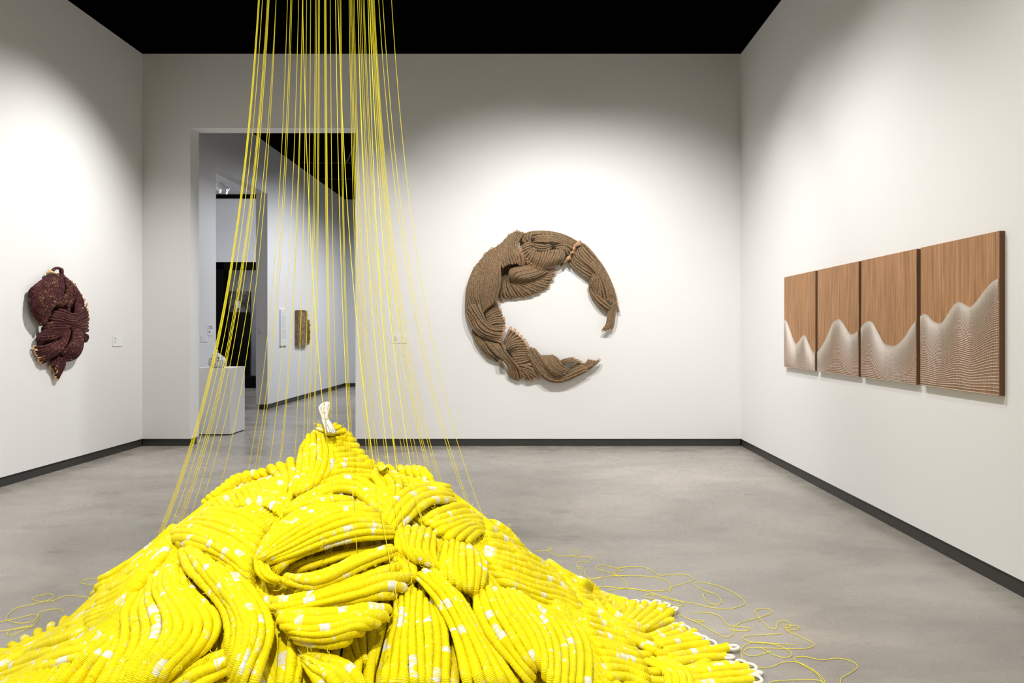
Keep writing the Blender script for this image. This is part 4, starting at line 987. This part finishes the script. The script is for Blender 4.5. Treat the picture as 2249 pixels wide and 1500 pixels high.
# ================================================================ PEDESTAL AND CERAMIC BUNDLE
px0, px1, py0, py1, phh = -4.42, -3.935, 8.96, 9.42, 0.881
ped = empty('display_pedestal', ((px0 + px1) / 2, (py0 + py1) / 2, 0)); tag(ped, 'white painted box pedestal standing behind the doorway', 'pedestal')
link('body', boxes_mesh('body', [(px0, px1, py0, py1, 0.012, phh)], M['pedestal'], 0.002), ped)
link('plinth', boxes_mesh('plinth', [(px0 + 0.015, px1 - 0.015, py0 + 0.015, py1 - 0.015, 0, 0.012)], M['black']), ped)
def crackle_mat():
    m, nt, b = mat_new('black_lined_white_ceramic')
    p = geo(nt)
    v = nt.nodes.new('ShaderNodeTexVoronoi'); v.feature = 'DISTANCE_TO_EDGE'; v.inputs['Scale'].default_value = 24
    d = nt.nodes.new('ShaderNodeVectorMath'); d.operation = 'ADD'
    nz = nt.nodes.new('ShaderNodeTexNoise'); nz.inputs['Scale'].default_value = 14; nt.links.new(p, nz.inputs['Vector'])
    sc = nt.nodes.new('ShaderNodeVectorMath'); sc.operation = 'SCALE'; sc.inputs['Scale'].default_value = 0.08
    nt.links.new(nz.outputs['Color'], sc.inputs[0]); nt.links.new(p, d.inputs[0]); nt.links.new(sc.outputs[0], d.inputs[1])
    nt.links.new(d.outputs[0], v.inputs['Vector'])
    c = ramp(nt, v.outputs['Distance'], [(0.0, (0.02, 0.02, 0.02)), (0.025, (0.04, 0.04, 0.04)), (0.08, (0.80, 0.79, 0.77))])
    nt.links.new(c, b.inputs['Base Color']); b.inputs['Roughness'].default_value = 0.35
    nt.links.new(bump(nt, v.outputs['Distance'], 0.5, 0.02), b.inputs['Normal']); return m
bun = empty('ceramic_bundle', (-4.165, 9.1, phh)); tag(bun, 'small white ceramic sack with black crackle lines on the pedestal', 'sculpture')
prof = [(0.0, 0.0), (0.07, 0.0), (0.10, 0.02), (0.112, 0.06), (0.106, 0.10), (0.085, 0.135), (0.055, 0.165), (0.028, 0.19), (0.016, 0.205), (0.024, 0.225), (0.008, 0.245), (0.0, 0.246)]
pr = catmull(np.array(prof), 30); ns = 40
a = np.linspace(0, 2 * math.pi, ns, endpoint=False)
rad = pr[:, 0][:, None] * (1 + 0.07 * np.sin(5 * a)[None] + 0.05 * np.sin(9 * a + 1 + 18 * pr[:, 1][:, None]) + 0.03 * np.sin(14 * a))
V = np.stack([-4.165 + rad * np.cos(a) - 0.02 * (pr[:, 1][:, None] / 0.25) ** 2, 9.1 + rad * np.sin(a), phh + np.repeat(pr[:, 1][:, None], ns, 1)], -1).reshape(-1, 3)
i = np.arange(29)[:, None] * ns; j = np.arange(ns)[None]; kk = (j + 1) % ns
link('sack', mesh_np('sack', V, np.stack([i + j, i + kk, i + ns + kk, i + ns + j], -1).reshape(-1, 4), crackle_mat()), bun)

# ================================================================ THIRD ROOM: track light, dark room contents
def lathe_mesh(name, prof, mat, axis_from, axis_to, ns=20):
    A = np.array(axis_from, float); D = np.array(axis_to, float) - A; L = np.linalg.norm(D); D /= L
    e1 = np.cross(D, (0.3, 0.9, 0.2)); e1 /= np.linalg.norm(e1); e2 = np.cross(D, e1)
    a = np.linspace(0, 2 * math.pi, ns, endpoint=False)
    V = np.vstack([A + D * t * L + np.outer(np.cos(a), e1) * r + np.outer(np.sin(a), e2) * r for r, t in prof])
    n = len(prof); i = np.arange(n - 1)[:, None] * ns; j = np.arange(ns)[None]; kk = (j + 1) % ns
    return mesh_np(name, V, np.stack([i + j, i + kk, i + ns + kk, i + ns + j], -1).reshape(-1, 4), mat)
ZC = 4.78
trk = tag(link('light_track', boxes_mesh('light_track', [(-5.60, -5.56, 10.6, 15.6, ZC - 0.03, ZC)], M['lamp_white'])), 'slim white lighting track on the pale gallery ceiling', 'light track')
def track_head(y, xp, yp, dep, label):
    c = at_depth(np.array(xp), np.array(yp), np.array(dep))
    root = empty('track_light', (c[0], c[1], ZC - 0.03)); tag(root, label, 'lamp', 'track lights in the far gallery')
    V, Q, T, al, ar = tube(np.array([(c[0], c[1], ZC - 0.03), (c[0], c[1], c[2] + 0.04)]), 0.012, 8, (0, 1, 0))
    link('stem', mesh_np('stem', V, Q, M['lamp_white'], None, True, T), root)
    tgt = c + np.array([0.09, 0.05, -0.06])
    link('housing', lathe_mesh('housing', [(0.0, 0), (0.04, 0.0), (0.055, 0.15), (0.055, 0.9), (0.066, 1.0), (0.06, 1.0)], M['lamp_white'], c - np.array([.07, .03, -.06]), tgt), root)
    link('lens', lathe_mesh('lens', [(0.058, 0), (0.058, 0.5), (0.0, 1.0)], M['lamp_glow'], tgt - np.array([.02, .01, 0]), tgt), root)
track_head(12.0, 487.0, 411.0, 12.6, 'lit white track spotlight hanging under the gallery ceiling')
track_head(12.0, 473.0, 409.0, 12.9, 'white track spotlight half hidden by the side opening')
# dark mural, doorway and notice in the projection room
def smoke_mat():
    m, nt, b = mat_new('charcoal_cloud_mural')
    p = geo(nt)
    n1 = noise(nt, p, 1.6, 6, 0.65, 1.0); n2 = noise(nt, p, 6, 5, 0.7, 2.0)
    c = ramp(nt, n1, [(0.42, (0.010, 0.010, 0.011)), (0.60, (0.10, 0.10, 0.105)), (0.75, (0.22, 0.22, 0.23))])
    c = mix(nt, 0.6, c, ramp(nt, n2, [(0.4, (0.35, 0.35, 0.35)), (0.7, (0.7, 0.7, 0.7))]), 'OVERLAY')
    nt.links.new(c, b.inputs['Base Color']); b.inputs['Roughness'].default_value = 0.8; return m
def at_y(x0, x1, y0, y1, d):
    a = at_depth(np.array([x0, x1]), np.array([y1, y0]), np.array([d, d])); return a[0][0], a[1][0], a[0][2], a[1][2]
X0, X1, Z0, Z1 = at_y(486, 552, 640, 824, 19.97)
tag(link('cloud_mural', boxes_mesh('cloud_mural', [(X0, X1, 19.90, 19.93, 0.03, Z1)], smoke_mat())), 'large dark charcoal mural of clouds in the unlit far room', 'mural')
X0, X1, Z0, Z1 = at_y(508.5, 550.5, 686, 826, 19.9)
root = empty('dark_doorway_panel', ((X0 + X1) / 2, 19.9, 0)); tag(root, 'plain black panel imitating a dark doorway before the mural', 'screen')
link('panel', boxes_mesh('panel', [(X0, X1, 19.76, 19.84, 0.0, Z1)], M['black']), root)  # black sheet in place of the darkness inside an opening
X0, X1, Z0, Z1 = at_y(518, 527.5, 661, 676.5, 17.6)
nroot = empty('notice_sheet', ((X0 + X1) / 2, 17.6, Z0)); tag(nroot, 'white notice sheet hung in the dark far opening', 'sign')
link('sheet', boxes_mesh('sheet', [(X0, X1, 17.59, 17.6, Z0, Z1)], M['label']), nroot)
wz = Z1 - Z0; wx = X1 - X0
link('print', boxes_mesh('print', [(X0 + wx * (0.15 + 0.18 * ((q * 3) % 4)), X0 + wx * (0.30 + 0.18 * ((q * 3) % 4)), 17.588, 17.59, Z0 + wz * (0.14 + 0.1 * q), Z0 + wz * (0.19 + 0.1 * q)) for q in range(8)], M['ink']), nroot, kind='stuff')
V, Q, T, al, ar = tube(np.array([((X0 + X1) / 2, 17.6, Z1 - 0.01), ((X0 + X1) / 2, 17.6, 3.4)]), 0.003, 5, (0, 1, 0))
link('wire', mesh_np('wire', V, Q, M['metal_dark'], None, True, T), nroot)
X0, X1, Z0, Z1 = at_y(536, 570, 826, 849, 16.75)
broot = empty('black_bench', ((X0 + X1) / 2, 16.7, 0)); tag(broot, 'low black bench box at the foot of the far opening', 'bench')
link('body', boxes_mesh('body', [(X0 - 0.2, X1 + 0.25, 16.55, 16.9, 0.03, Z1)], M['black'], 0.004), broot)
link('plinth', boxes_mesh('plinth', [(X0 - 0.17, X1 + 0.22, 16.58, 16.87, 0.0, 0.03)], M['metal_dark']), broot)

# conduits under the second room's black ceiling
def pipe(p0, p1, r, label):
    V, Q, T, al, ar = tube(np.array([p0, p1]), r, 8, (0, 0.2, 1))
    tag(link('ceiling_conduit', mesh_np('ceiling_conduit', V, Q, M['metal_dark'], None, True, T)), label, 'conduit', 'conduits on the black ceiling')
zc_ = CEIL - 0.02
pipe((-2.55, 10.6, zc_), (-3.55, 13.2, zc_), 0.018, 'thin dark conduit running slantwise under the black ceiling')
pipe((-4.55, 13.2, zc_), (0.5, 13.2, zc_), 0.018, 'thin dark conduit crossing the black ceiling near the cool wall')
pipe((-4.55, 14.6, zc_), (0.5, 14.6, zc_), 0.016, 'thin dark conduit crossing the black ceiling deeper in the second room')
print('ROPES', ROPE_COUNT)
